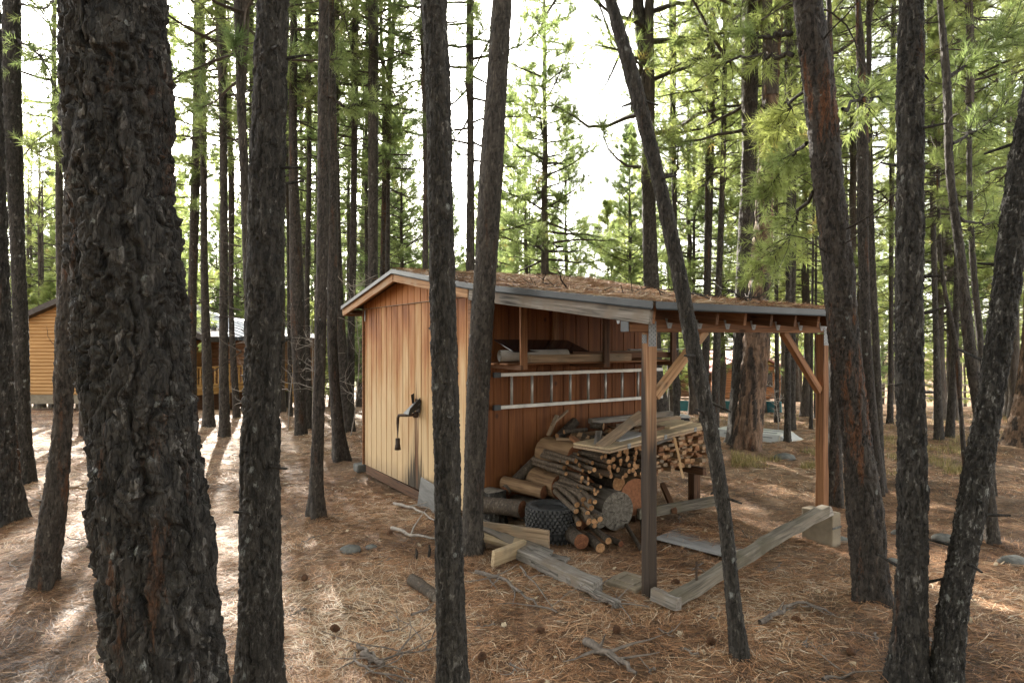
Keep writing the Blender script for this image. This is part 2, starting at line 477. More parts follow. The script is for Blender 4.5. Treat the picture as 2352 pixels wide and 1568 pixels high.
# ------------------------------------------------------------------ trunks
def bark_disp(p, seed, sc, amp, plated=False):
    """p: points on the smooth trunk; returns radial offset and two per-flake randoms"""
    w = np.stack([fbm(p * 9 / sc ** .5, 3, seed + 40), fbm(p * 9 / sc ** .5 + 31, 3, seed + 43), fbm(p * 9 / sc ** .5 + 77, 3, seed + 46)], 1) - .44
    pw = p + w * .07 * sc
    a = pw * np.array([1, 1, .26]) / (.085 * sc)
    f1, f2, c1, o1 = worley(a, seed)
    fis = sstep(.03, .40, f2 - f1)
    fn = fbm(np.column_stack([pw[:, :2] * 13 / sc, pw[:, 2] * 2.6 / sc]), 2, seed + 80) + .25 * (fbm(pw * 30 / sc, 2, seed + 84) - .37)
    fur = sstep(.0, .085, np.abs(fn - .375))
    b = (pw + w * .06 * sc) * np.array([1, 1, .32]) / (.026 * sc)
    g1, g2, c2, o2 = worley(b, seed + 9)
    fl = sstep(.0, .22, g2 - g1)
    tilt = o2[:, 2] * (c2 - .35) * 1.3 + o2[:, 0] * (c1 - .5) * .8
    if plated:
        h = fis * (.8 + .4 * c1) + .22 * fl * c2
    else:
        h = fis * (.35 + .3 * c1) * (.3 + .7 * fur) + .75 * fur + fl * (.06 + .34 * c2) + .75 * tilt * fl
    h = h + .22 * (fbm(p * np.array([1, 1, .6]) * 60 / sc, 3, seed + 60) - .44)
    return (h - .9) * amp, c2, c1

def smooth_path(z, vals, zz):
    """monotone-ish cubic (Catmull-Rom) through the traced points"""
    out = []
    m = np.gradient(vals, z, axis=0)
    for c in range(vals.shape[1]):
        i = np.clip(np.searchsorted(z, zz) - 1, 0, len(z) - 2)
        h = z[i + 1] - z[i]; t = (zz - z[i]) / h
        tt = np.clip(t, 0, 1)
        a, b = vals[i, c], vals[i + 1, c]
        out.append((2 * tt ** 3 - 3 * tt ** 2 + 1) * a + (tt ** 3 - 2 * tt ** 2 + tt) * h * m[i, c] + (-2 * tt ** 3 + 3 * tt ** 2) * b + (tt ** 3 - tt ** 2) * h * m[i + 1, c])
    return np.stack(out, 1)

def trunk_mesh(Y, rows, H, mat, seed, sc=.6, amp=.01, parent=None, flare=.42, detail=1.25, twigs=0, tw_len=.6, plated=False, wander=.5, stubs=0, lod=None):
    rg = np.random.default_rng(seed)
    rows = sorted(rows)
    pz = np.array([EYE - (r[0] - CY) / F * Y for r in rows]); xc = np.array([((r[1] + r[2]) / 2 - CX) / F * Y for r in rows])
    rad = np.array([(r[2] - r[1]) / 2 / F * Y for r in rows])
    rad = rad * Y / np.sqrt(xc ** 2 + Y ** 2)          # seen off the axis a stem looks wider than it is
    o = np.argsort(pz); pz, xc, rad = pz[o], xc[o], rad[o]
    gb = float(gz(xc[0], Y)) - .06
    if gb < pz[0] - .02:
        sl = (xc[1] - xc[0]) / (pz[1] - pz[0]); xc = np.insert(xc, 0, xc[0] - sl * (pz[0] - gb)); rad = np.insert(rad, 0, rad[0]); pz = np.insert(pz, 0, gb)
    ztop = pz[-1]
    # carry the stem on above the picture
    sl = (xc[-1] - xc[-2]) / (pz[-1] - pz[-2])
    up = []
    x, r = xc[-1], rad[-1]
    for z in np.arange(ztop + 1, H + .01, max(1., (H - ztop) / 6)):
        fz = (z - ztop) / max(H - ztop, .1)
        x += sl * (z - (up[-1][0] if up else ztop)) * (1 - .6 * fz)
        up.append((z, x, rad[-1] * (1 - .85 * fz)))
    if up:
        u = np.array(up); pz = np.concatenate([pz, u[:, 0]]); xc = np.concatenate([xc, u[:, 1]]); rad = np.concatenate([rad, u[:, 2]])
    dz = max(detail * Y / 626., .004)
    zv = np.arange(pz[0], min(ztop + .15, pz[-1]), dz)
    zt = np.arange(zv[-1] + .12, pz[-1], .12) if pz[-1] > zv[-1] + .2 else np.array([])
    zz = np.concatenate([zv, zt])
    s = smooth_path(pz, np.column_stack([xc, rad]), zz)
    X, Rr = s[:, 0], np.maximum(s[:, 1], .012)
    n = int(np.clip(2 * math.pi * Rr.max() / (dz * 1.15), 14, 360))
    a = np.arange(n) * 2 * math.pi / n
    hgt = zz - gb - .06
    lob = 1 + (flare * np.exp(-np.clip(hgt, 0, 9) / .2))[:, None] * (.45 + .55 * np.cos(a * 4 + seed)[None] * .8 + .4 * np.sin(a * 3 + seed * 2)[None])
    lob = lob + .035 * np.cos(a * 2 + seed)[None] + .03 * np.sin(3 * a[None] + zz[:, None] * 1.5)
    ph = rg.uniform(0, 6.3, 2)
    yoff = .04 * wander * np.sin(zz * .8 + ph[0])
    Rm = Rr[:, None] * lob
    v = np.stack([X[:, None] + np.cos(a)[None] * Rm, Y + yoff[:, None] + np.sin(a)[None] * Rm, np.repeat(zz[:, None], n, 1)], -1)
    p = v.reshape(-1, 3)
    d, fl, pl = bark_disp(p, seed, sc, amp, plated)
    rd = np.stack([np.tile(np.cos(a), len(zz)), np.tile(np.sin(a), len(zz)), np.zeros(len(p))], 1)
    sm = np.repeat(np.clip(Rr / .05, .25, 1), n)
    p = p + rd * (d * sm)[:, None]
    i, j = np.meshgrid(np.arange(len(zz) - 1), np.arange(n), indexing='ij')
    q = np.stack([i * n + j, i * n + (j + 1) % n, (i + 1) * n + (j + 1) % n, (i + 1) * n + j], -1).reshape(-1, 4)
    vs, qs, nv = [p], [q], len(p)
    fa, pa = [fl], [pl]
    T = Tubes()
    for _ in range(twigs):
        z = rg.uniform(max(2.2, zz[0] + 1.5), min(ztop + 1.5, H - .5))
        k = 6; az = rg.uniform(0, 6.3); el = rg.normal(.05, .25); L = tw_len * rg.uniform(.35, 1.2)
        pt = np.zeros((k, 3)); pt[0] = [np.interp(z, zz, X), Y, z]
        for t in range(1, k):
            az += rg.normal(0, .2); el += rg.normal(.02, .18)
            pt[t] = pt[t - 1] + L / (k - 1) * np.array([math.cos(az) * math.cos(el), math.sin(az) * math.cos(el), math.sin(el)])
        r0 = .004 + .006 * L
        T.add(pt, np.linspace(r0, .0025, k), 4)
        for _ in range(rg.integers(0, 4)):
            b = pt[rg.integers(2, k)]; dd = rg.normal(size=3); dd /= np.linalg.norm(dd)
            T.add(np.array([b, b + dd * L * .14, b + dd * L * .26 + [0, 0, .02]]), np.array([.003, .0025, .0018]), 3)
    for _ in range(stubs):
        z = rg.uniform(zz[0] + .6, min(ztop, H)); az = rg.uniform(0, 6.3); L = rg.uniform(.05, .16) + float(np.interp(z, zz, Rr))
        b = np.array([np.interp(z, zz, X), Y, z]); dd = np.array([math.cos(az), math.sin(az), rg.normal(.1, .3)])
        T.add(np.array([b, b + dd * L * .6, b + dd * L]), np.array([.011, .009, .006]), 5)
    if T.v:
        tv = np.vstack(T.v); vs.append(tv); qs.append(np.vstack(T.q) + nv); fa.append(np.full(len(tv), .5)); pa.append(np.full(len(tv), .4))
    ob = mesh_np('trunk', np.vstack(vs), [np.vstack(qs)], [mat], parent=parent, smooth=True, attrs={'flake': np.concatenate(fa), 'plate': np.concatenate(pa)})
    return ob, (lambda z: float(np.interp(z, zz, X))), gb

PROF_TALL = ([0, .15, .5, .85, 1], [.55, .9, 1., .6, .2])
PROF_CONE = ([0, .1, .35, .7, 1], [.8, 1., .9, .5, .1])
PROF_OPEN = ([0, .2, .6, .9, 1], [.7, 1., .95, .7, .3])
CR = {}
N_ = dict(nn=20, ln=.185, wd=.0085)
CR['tall_a'] = crown_data(11, 7.5, 1.6, PROF_TALL, 62, 12, dead=30, **N_)
CR['tall_b'] = crown_data(12, 7.5, 1.4, PROF_TALL, 56, 11, dead=34, **N_)
CR['tall_c'] = crown_data(13, 7.5, 1.8, PROF_OPEN, 58, 13, dead=26, gnarl=.2, **N_)
CR['cone_a'] = crown_data(21, 9.5, 1.9, PROF_CONE, 150, 17, dead=10, **N_)
CR['cone_b'] = crown_data(22, 9.5, 1.6, PROF_CONE, 135, 16, dead=14, **N_)
CR['bush_a'] = crown_data(31, 5.5, 1.6, PROF_CONE, 105, 17, mat='needles_bright', trunk_r=.04, **N_)
CR['bush_b'] = crown_data(32, 5.5, 1.35, PROF_CONE, 95, 17, mat='needles_bright', trunk_r=.035, **N_)
CR['open_a'] = crown_data(41, 10, 2.5, PROF_OPEN, 72, 18, gnarl=.2, dead=18, trunk_r=.1, limb_r=.02, mat='needles_bright', **N_)
CR['open_b'] = crown_data(42, 10, 2.2, PROF_OPEN, 66, 17, gnarl=.2, dead=22, trunk_r=.09, limb_r=.018, mat='needles_bright', **N_)
CR['gnarl_a'] = crown_data(51, 9, 3.2, PROF_OPEN, 34, 32, gnarl=.3, dead=14, trunk_r=.12, limb_r=.032, mat='needles_bright', rise=(-.1, .45), **N_)
CR['gnarl_b'] = crown_data(52, 9, 3.0, PROF_OPEN, 32, 30, gnarl=.32, dead=14, trunk_r=.12, limb_r=.03, mat='needles_bright', rise=(-.1, .45), **N_)
CR_H = {'tall': 7.5, 'cone': 9.5, 'bush': 5.5, 'open': 10, 'gnarl': 9}

TRUNKS = []
def traced_pine(label, Y, rows, H=15., cb=8., crown='tall_a', mat='bark_mid', seed=1, group=None, cs=1., crz=None, **kw):
    """a pine whose stem follows the photograph: pine_tree > trunk, crown"""
    xs = sorted(rows)[-1]
    base = ((xs[1] + xs[2]) / 2 - CX) / F * Y
    t = empty('pine_tree')
    t.location = (base, Y, float(gz(base, Y)))
    tag(t, label, 'pine tree', group)
    ob, fx, gb = trunk_mesh(Y, rows, H if crown is None else cb + .6 * (H - cb), M[mat], seed, **kw)
    TRUNKS.append((base, Y, (xs[2] - xs[1]) / 2 / F * Y)); ob.parent = t; ob.location = (-t.location[0], -t.location[1], -t.location[2])
    if crown:
        h = CR_H[crown.split('_')[0]]
        s = (H - cb) / h
        inst('crown', CR[crown], t, (fx(cb) - t.location[0], 0, cb - t.location[2]), (seed * 1.37) % 6.28 if crz is None else crz, (s * cs, s * cs, s))
    return t
# ------------------------------------------------------------------ more materials
M['lumber_new'] = wood('fresh_lumber', (.24, .165, .09), (.44, .335, .205), wear=(.22, .17, .11))
M['lumber_tan'] = wood('tan_lumber', (.16, .105, .062), (.33, .235, .15), wear=(.17, .13, .09))
M['lumber_orange'] = wood('cedar_lumber', (.115, .050, .021), (.26, .125, .058), wear=None)
M['lumber_grey'] = wood('weathered_lumber', (.055, .047, .038), (.29, .26, .225), bump=.004, wear=(.16, .13, .10))
M['lumber_moss'] = wood('mossy_timber', (.06, .05, .036), (.21, .18, .14), bump=.005, wear=(.10, .086, .058))
M['lumber_rake'] = wood('rake_lumber', (.24, .125, .056), (.42, .25, .13), wear=(.30, .20, .12))
M['lumber_dark'] = wood('dark_stained_lumber', (.05, .026, .014), (.13, .062, .03))
M['plywood_grey'] = wood('grey_plywood', (.17, .16, .15), (.30, .29, .275), grain=(2, 9, 9), knots=False)
M['galv'] = plain('galvanised_steel', (.20, .205, .205), .6, .3, .2, 18)
M['drip'] = plain('dark_drip_metal', (.03, .033, .035), .45, .4, .3, 5)
M['alu'] = plain('aluminium', (.37, .355, .325), .45, .5, .25, 7)
M['rubber'] = plain('old_rubber', (.022, .022, .021), .75, 0, .35, 12, bump=.002)
M['rubber_dusty'] = plain('dusty_rubber', (.045, .043, .041), .8, 0, .35, 14)
M['iron'] = plain('rusty_iron', (.05, .032, .022), .7, .35, .4, 20)
M['concrete'] = plain('weathered_concrete', (.18, .145, .10), .9, 0, .22, 9, bump=.004)
M['stone'] = plain('lichened_stone', (.095, .093, .083), .9, 0, .5, 7, bump=.02, bscale=22)
M['dark_void'] = plain('dark_glass', (.012, .012, .014), .15, 0, .2, 3, spec=.6)
M['white_paint'] = plain('chalky_white_paint', (.40, .40, .385), .55, 0, .12, 4)
M['cream_paint'] = plain('cream_paint', (.56, .50, .38), .6, 0, .12, 4)
M['teal_paint'] = plain('teal_paint', (.035, .15, .17), .6, 0, .25, 3)
M['red_paint'] = plain('faded_red_paint', (.45, .06, .045), .5, 0, .2, 3)
M['roof_metal'] = plain('grey_metal_roof', (.36, .38, .40), .38, .5, .25, 2)
M['roof_red'] = plain('faded_red_metal_roof', (.42, .20, .17), .5, .2, .2, 2)
M['roof_dark'] = plain('dark_shingles', (.06, .05, .043), .85, 0, .3, 8)
M['paper_roll'] = plain('grey_roll', (.30, .28, .25), .8, 0, .2, 9)
M['leaf_pale'] = plain('pale_dry_leaf', (.36, .28, .18), .8, 0, .35, 30)
M['twig'] = plain('grey_twig', (.13, .105, .085), .85, 0, .5, 25, bump=.003)
M['twig_pale'] = plain('bare_pale_twig', (.27, .235, .20), .85, 0, .35, 25)
M['strap'] = plain('tan_strap', (.33, .20, .09), .6, 0, .2, 9)

def shed_siding(name, kind):
    k = NT(name)
    c = k.n('ShaderNodeTexCoord').outputs['Object']
    z = k.sep(c)[2]
    g1 = k.noise(k.n('ShaderNodeMapping', {'Vector': c, 'Scale': (26, 26, .9)}).outputs[0], 1., 6, .62, .4)
    g2 = k.noise(k.n('ShaderNodeMapping', {'Vector': c, 'Scale': (4.2, 4.2, .7)}).outputs[0], 1., 5, .6)
    g3 = k.noise(k.n('ShaderNodeMapping', {'Vector': c, 'Scale': (90, 90, 4)}).outputs[0], 1., 3)
    if kind == 'tan':
        # stain bleached away towards the bottom, kept under the eaves
        f = k.math('ADD', k.math('MULTIPLY', z, -.36), k.math('MULTIPLY', k.math('SUBTRACT', g2, .5), 1.55))
        f = k.math('ADD', f, 1.16)
        f = k.math('ADD', f, k.math('MULTIPLY', k.math('SUBTRACT', g1, .5), .55))
        col = k.ramp(f, [(.10, (.19, .068, .022)), (.34, (.32, .135, .046)), (.55, (.42, .24, .105)), (.85, (.52, .37, .205))])
        col = k.mix(.35, col, k.ramp(g1, [(.3, (.45, .45, .45)), (.7, (1, 1, 1))]), 'MULTIPLY')
        sp = k.math('ADD', k.math('MULTIPLY', z, 2.6), k.math('MULTIPLY', k.math('SUBTRACT', g2, .5), 1.5))
        col = k.mix(k.ramp(sp, [(.15, .55), (.75, 0)]), col, (.20, .14, .085))
        # rot stain low down beneath the vent
        x = k.sep(c)[0]
        dx = k.math('ABSOLUTE', k.math('SUBTRACT', x, 1.93))
        d1 = k.math('ADD', k.math('MULTIPLY', dx, 1.9), k.math('MULTIPLY', k.math('SUBTRACT', z, .1), 1.05))
        d1 = k.math('ADD', d1, k.math('MULTIPLY', k.math('SUBTRACT', g1, .5), 1.9))
        col = k.mix(k.ramp(d1, [(.42, .95), (.78, 0)]), col, (.022, .017, .012))
        dx2 = k.math('ABSOLUTE', k.math('SUBTRACT', x, 1.96))
        d2 = k.math('ADD', k.math('MULTIPLY', dx2, 6.), k.math('MULTIPLY', k.math('ABSOLUTE', k.math('SUBTRACT', z, .72)), .75))
        d2 = k.math('ADD', d2, k.math('MULTIPLY', k.math('SUBTRACT', g1, .5), 1.6))
        col = k.mix(k.ramp(d2, [(.30, .8), (.62, 0)]), col, (.13, .055, .022))
    elif kind == 'top':
        f = k.math('ADD', k.math('MULTIPLY', g1, .6), k.math('MULTIPLY', g2, .4))
        col = k.ramp(f, [(.3, (.17, .058, .017)), (.52, (.33, .135, .044)), (.72, (.43, .215, .085))])
    else:
        f = k.math('ADD', k.math('MULTIPLY', g1, .55), k.math('MULTIPLY', g2, .45))
        col = k.ramp(f, [(.32, (.062, .018, .005)), (.52, (.128, .044, .012)), (.72, (.235, .09, .026))])
        kn = k.vor(k.n('ShaderNodeMapping', {'Vector': c, 'Scale': (3, 3.1, 2.2)}).outputs[0], 1.)
        col = k.mix(k.ramp(kn, [(.045, .8), (.09, 0)]), col, (.035, .014, .007))
    k.bump(k.math('ADD', g1, k.math('MULTIPLY', g3, .5)), .002)
    return k.fin(col, .72, .25)
M['siding_tan'] = shed_siding('bleached_siding', 'tan')
M['siding_top'] = shed_siding('stained_gable_siding', 'top')
M['siding_red'] = shed_siding('red_brown_siding', 'red')

def end_grain(name, lo, hi, grey=0.):
    k = NT(name); c = k.n('ShaderNodeTexCoord').outputs['Object']; oi = k.n('ShaderNodeObjectInfo')
    s = k.sep(c)
    r = k.math('SQRT', k.math('ADD', k.math('MULTIPLY', s[1], s[1]), k.math('MULTIPLY', s[2], s[2])))
    r = k.math('ADD', r, k.math('MULTIPLY', k.noise(c, 9, 3), .03))
    w = k.math('SINE', k.math('MULTIPLY', r, 420.))
    nz = k.noise(c, 30, 4)
    f = k.math('ADD', k.math('ADD', k.math('MULTIPLY', w, .12), nz), k.math('MULTIPLY', k.math('SUBTRACT', oi.outputs['Random'], .5), .35))
    col = k.ramp(f, [(.3, lo), (.72, hi)])
    # radial cracks
    ang = k.math('ARCTAN2', s[1], s[2])
    cv = k.n('ShaderNodeCombineXYZ', {'X': k.math('MULTIPLY', ang, 1.3), 'Y': k.math('MULTIPLY', r, 3.), 'Z': oi.outputs['Random']})
    v = k.vor(cv.outputs[0], 1.6, 'DISTANCE_TO_EDGE')
    col = k.mix(k.ramp(v, [(.012, .8 if grey else .3), (.03, 0)]), col, (.02, .015, .01))
    return k.fin(col, .85, .2)
M['end_pale'] = end_grain('pale_cut_wood', (.17, .08, .032), (.38, .215, .105))
M['end_red'] = end_grain('red_cut_wood', (.10, .037, .017), (.23, .098, .047))
M['end_grey'] = end_grain('grey_cut_wood', (.075, .063, .05), (.20, .175, .14), 1.)
M['log_bark'] = bark('firewood_bark', (.022, .017, .012), (.058, .043, .030), (.20, .17, .135), (.13, .065, .03), .3, 0, sc=1.1, bump=.006, base=.14)
M['stick_bark'] = bark('stick_bark', (.03, .023, .016), (.085, .062, .042), (.24, .20, .155), (.16, .085, .04), .5, 0, sc=1.5, bump=.004, base=.14)
M['log_bare'] = wood('barkless_log', (.10, .055, .027), (.23, .145, .077), grain=(2, 16, 16))
M['sheet_dark'] = wood('dark_grey_sheet', (.08, .075, .07), (.17, .165, .155), grain=(2, 9, 9), knots=False)
M['log_grey'] = wood('grey_barkless_log', (.10, .082, .062), (.24, .205, .165), grain=(2, 16, 16))

# ------------------------------------------------------------------ shed
TH = math.atan2(.545, .839)                # the long walls run this far off the line of sight
gd = np.array([.545, -.839, 0]); sd = np.array([.839, .545, 0])
L0 = np.array([-2.32, 9.85, 0.])
def SW(x, y, z): return L0 + gd * x + sd * y + np.array([0, 0, z])
def to_shed(p):
    d = np.asarray(p, float) - L0
    return float(d[:2] @ gd[:2]), float(d[:2] @ sd[:2]), float(p[2])

shed = empty('shed', L0, math.atan2(gd[1], gd[0]))
tag(shed, 'weathered wooden shed with tan gable wall and open lean-to over stacked firewood', 'shed')

RX = [-.36, 1.75, 3.75, 6.25]
RZ = [2.555, 2.945, 2.605, 2.287]
XE = 6.25
def ry0(x): return np.interp(x, [3.2, XE], [-.25, -.05])
def ry1(x): return np.interp(x, [1.75, XE], [3.08, 2.68])
def roofz(x, y=0.): return np.interp(x, RX, RZ) + .075 * np.clip((y + .25) / 3.3, 0, 1) * np.interp(x, [0, 1.75, 4.5], [.4, 1, 0])

def siding(name, p0, p1, z0, ztop, mat, off=0., pitch=.2, gw=.011):
    """grooved plywood wall from p0 to p1 (shed floor plan), outer face on the side of the outward normal"""
    p0 = np.array(p0, float); p1 = np.array(p1, float); L = np.linalg.norm(p1 - p0); t = (p1 - p0) / L
    nrm = np.array([t[1], -t[0]])
    prof = [(0, 0)]
    x = pitch * .55
    while x < L - .02:
        prof += [(x - gw, 0), (x - gw * .8, gw * 1.25), (x + gw * .8, gw * 1.25), (x + gw, 0)]; x += pitch
    prof.append((L, 0))
    mb = MB(); v = []
    for s, d in prof:
        q = p0 + t * s + nrm * (off - d)
        v.append((q[0], q[1], z0)); v.append((q[0], q[1], float(ztop(s))))
    n = len(prof)
    mb.add(v, [(2 * i, 2 * i + 2, 2 * i + 3, 2 * i + 1) for i in range(n - 1)])
    # back sheet and closed edges
    b = [p0 + nrm * (off - .02), p1 + nrm * (off - .02)]
    a = [p0 + nrm * off, p1 + nrm * off]
    zt = [float(ztop(0)), float(ztop(L))]
    mb.add([(*a[0], z0), (*a[0], zt[0]), (*b[0], zt[0]), (*b[0], z0)], [(0, 1, 2, 3)])
    mb.add([(*a[1], z0), (*a[1], zt[1]), (*b[1], zt[1]), (*b[1], z0)], [(0, 1, 2, 3)])
    mb.add([(*a[0], z0), (*a[1], z0), (*b[1], z0), (*b[0], z0)], [(0, 1, 2, 3)])
    return mb.build(name, mat, shed)

WL, WD, ZB = 3.4, 2.86, .07
siding('gable_wall', (0, 0), (WL, 0), ZB, lambda s: 2.50, M['siding_tan'])
siding('gable_top', (0, 0), (WL, 0), 2.512, lambda s: roofz(s) - .055, M['siding_top'], .012)
mbx = MB(); mbx.box((WL / 2, -.012, 2.506), (WL, .03, .008)); mbx.build('flashing', M['lumber_tan'], shed)
siding('side_wall', (WL, 0), (WL, WD), ZB, lambda s: roofz(WL, s) - .06, M['siding_red'], gw=.0065)
siding('back_wall', (WL, WD), (0, WD), ZB, lambda s: roofz(WL - s, WD) - .06, M['siding_red'])
siding('back_side_wall', (0, WD), (0, 0), ZB, lambda s: roofz(0, WD - s) - .06, M['siding_red'])
mbx = MB(); mbx.box((-.012, -.004, 1.28), (.03, .055, 2.42)); mbx.build('corner_trim', M['lumber_orange'], shed)
mbx = MB(); mbx.box((WL + .004, -.004, 1.28), (.06, .02, 2.42)); mbx.build('corner_trim', M['lumber_orange'], shed)
board('skid_beam', (.04, .03, .0), (2.6, .03, -.03), .05, .13, M['lumber_dark'], shed, seg=6)
board('skid_beam', (WL - .04, .06, .0), (WL - .04, WD, .0), .09, .13, M['lumber_dark'], shed)
mbx = MB(); mbx.box((WL / 2, WD / 2, .04), (WL - .1, WD - .1, .04)); mbx.build('floor_deck', M['lumber_dark'], shed)

# roof
def slab(x0, x1, y0, y1, th, m, name, mat, lift=0., nx=6, ny=14):
    xs = np.linspace(x0, x1, nx + 1); ys = np.linspace(y0, y1, ny + 1)
    Xg, Yg = np.meshgrid(xs, ys, indexing='ij')
    Yg = ry0(Xg) + (ry1(Xg) - ry0(Xg)) * (Yg - y0) / (y1 - y0)
    Z = roofz(Xg, Yg) + lift
    top = np.stack([Xg, Yg, Z], -1).reshape(-1, 3); bot = top - [0, 0, th]
    n = ny + 1; N = len(top)
    f = []
    for i in range(nx):
        for j in range(ny):
            a = (i * n + j, (i + 1) * n + j, (i + 1) * n + j + 1, i * n + j + 1)
            f.append(a); f.append(tuple(N + q for q in a[::-1]))
    for i in range(nx):
        f.append((i * n, N + i * n, N + (i + 1) * n, (i + 1) * n)); f.append((i * n + ny, (i + 1) * n + ny, N + (i + 1) * n + ny, N + i * n + ny))
    for j in range(ny):
        f.append((j, j + 1, N + j + 1, N + j)); b = nx * n + j; f.append((b, N + b, N + b + 1, b + 1))
    mb = MB(); mb.add(np.vstack([top, bot]), f); return mb.build(name, mat, shed)
def roof_mat():
    k = NT('needle_strewn_roofing'); c = k.n('ShaderNodeTexCoord').outputs['Object']
    n1 = k.noise(c, 4, 5); n2 = k.noise(c, 60, 3)
    b = k.n('ShaderNodeMapping', {'Vector': c, 'Scale': (3.4, .5, 1)}).outputs[0]
    col = k.ramp(k.math('ADD', k.math('MULTIPLY', n1, .6), k.math('MULTIPLY', n2, .4)), [(.3, (.085, .053, .037)), (.55, (.165, .105, .07)), (.75, (.27, .19, .135))])
    k.bump(n2, .004); return k.fin(col, .9, .2)
M['roofing'] = roof_mat()
slab(-.36, 1.75, -.25, 3.08, .028, 0, 'roof', M['roofing'])
slab(1.752, XE, -.25, 3.08, .028, 0, 'roof', M['roofing'], nx=12)
# metal drip edge along the rake and the eave
def strip(name, pts, h, out, mat, lip=.006):
    """a folded metal strip: pts along its upper edge (shed coords), h down, out = horizontal outward direction"""
    mb = MB(); o = np.array([*out, 0.]); p = np.array(pts, float); n = len(p)
    a = p + o * .014 + [0, 0, .006]; b = p - o * .05 + [0, 0, .006]; c = a - [0, 0, h]; d = c + o * .012 - [0, 0, .008]; e = d - o * .004 - [0, 0, .004]
    v = np.concatenate([b, a, c, d, e]); f = []
    for r in range(4):
        for i in range(n - 1): f.append((r * n + i, r * n + i + 1, (r + 1) * n + i + 1, (r + 1) * n + i))
    mb.add(v, f); ob = mb.build(name, mat, shed)
    ob.modifiers.new('thick', 'SOLIDIFY').thickness = .0015
    return ob
xs = [-.36, .7, 1.75]
strip('drip_edge', [(x, -.25, roofz(x, -.25)) for x in xs], .05, (0, -1), M['drip'])
xs = [1.75, 2.7, 3.2, 3.75, 5, XE]
strip('drip_edge', [(x, ry0(x), roofz(x, ry0(x))) for x in xs], .05, (0, -1), M['drip'])
strip('drip_edge', [(XE, y, roofz(XE, y)) for y in (-.05, .8, 1.9, 2.68)], .05, (1, 0), M['drip'])
# rake boards under the strip
def rake(x0, x1, mat, w=.125, seg=8, y=-.225):
    z0, z1 = float(roofz(x0, -.25)), float(roofz(x1, -.25))
    return board('rake_board', (x0, ry0(x0) + .025, z0 - .028 - w / 2), (x1, ry0(x1) + .025, z1 - .028 - w / 2), .038, w, mat, shed, seg=seg, wob=.001)
rake(-.35, 1.735, M['lumber_rake']); rake(1.765, 3.72, M['lumber_rake'])
rake(3.735, 6.20, M['lumber_grey'], .14)
board('eave_board', (-.33, -.2, 2.46), (-.33, 3.05, 2.48), .10, .03, M['lumber_orange'], shed, up=(1, 0, 0))
mbx = MB(); mbx.box((-.16, 1.4, 2.44), (.30, 3.2, .016)); mbx.build('soffit', M['lumber_dark'], shed)
mbx = MB(); mbx.box((.06, -.018, 2.40), (.035, .006, .17)); mbx.build('corner_strap', M['galv'], shed)
# rafters of the lean-to, the first two feet hidden behind the rake
for i in range(8):
    y = .03 + i * .36
    board('rafter', (3.43, y, float(roofz(3.43, y)) - .105), (6.17, y, float(roofz(6.17, y)) - .098), .038, .135, M['lumber_dark' if i % 3 else 'lumber_orange'], shed, seg=3)
# beam and posts
BX = 5.94
board('beam', (BX, -.04, 2.125), (BX, 2.84, 2.135), .088, .10, M['lumber_orange'], shed, seg=6)
mbx = MB(); mbx.box((BX, -.052, 2.125), (.086, .006, .098)); mbx.build('beam_cap', M['drip'], shed)
def post(y, zb, mat):
    return board('post', (BX, y, zb), (BX, y, 2.072), .088, .088, mat, shed, up=(1, 0, 0), seg=10, wob=.0012)
def post_mat():
    k = NT('half_burnt_post'); c = k.n('ShaderNodeTexCoord').outputs['Object']
    s = k.sep(c)
    g = k.noise(k.n('ShaderNodeMapping', {'Vector': c, 'Scale': (1.3, 40, 40)}).outputs[0], 1., 6, .6, .5)
    g2 = k.noise(k.n('ShaderNodeMapping', {'Vector': c, 'Scale': (.9, 14, 14)}).outputs[0], 1., 3, .6)
    col = k.ramp(g, [(.3, (.15, .065, .028)), (.52, (.29, .155, .075)), (.74, (.46, .30, .17))])
    e = k.math('ADD', k.math('MULTIPLY', s[0], 1.5), k.math('MULTIPLY', s[2], 12.))      # blackened towards the foot and the inner side
    e = k.math('ADD', e, k.math('MULTIPLY', k.math('SUBTRACT', g2, .5), 2.2))
    col = k.mix(k.ramp(k.math('MULTIPLY', e, .5), [(-.20 + .5, 1), (.22 + .5, 0)]), col, k.ramp(g, [(.3, (.016, .011, .008)), (.75, (.06, .04, .026))]))
    k.bump(g, .002); return k.fin(col, .7, .3)
M['post_dark'] = post_mat()
pz = float(gz(*SW(BX, .21, 0)[:2]))
post(.21, pz - .03, M['post_dark'])
post(2.63, .30, M['lumber_orange'])
board('brace', (BX, .27, 1.56), (BX, .87, 2.09), .07, .055, M['lumber_rake'], shed, up=(1, 0, 0))
board('brace', (BX, 2.58, 1.50), (BX, 1.98, 2.09), .07, .055, M['lumber_orange'], shed, up=(1, 0, 0))
def nail_plate(x, y, z, w, h, axis):
    mb = MB()
    nx, nz = 4, 6
    if axis == 'x': mb.box((x, y, z), (.003, w, h))
    else: mb.box((x, y, z), (w, .003, h))
    for i in range(nx):
        for j in range(nz):
            a = (i + .5) / nx - .5; b = (j + .5) / nz - .5 + (.04 if i % 2 else -.03)
            if axis == 'x': mb.box((x + .002, y + a * w, z + b * h), (.002, .007, .007), 1)
            else: mb.box((x + a * w, y - .002, z + b * h), (.007, .002, .007), 1)
    return mb.build('nail_plate', [M['galv'], M['drip']], shed)
nail_plate(BX + .0465, .20, 2.06, .085, .20, 'x'); nail_plate(BX + .0465, 2.63, 2.06, .085, .20, 'x')
nail_plate(BX - .005, .21 - .0465, 2.02, .05, .07, 'y')
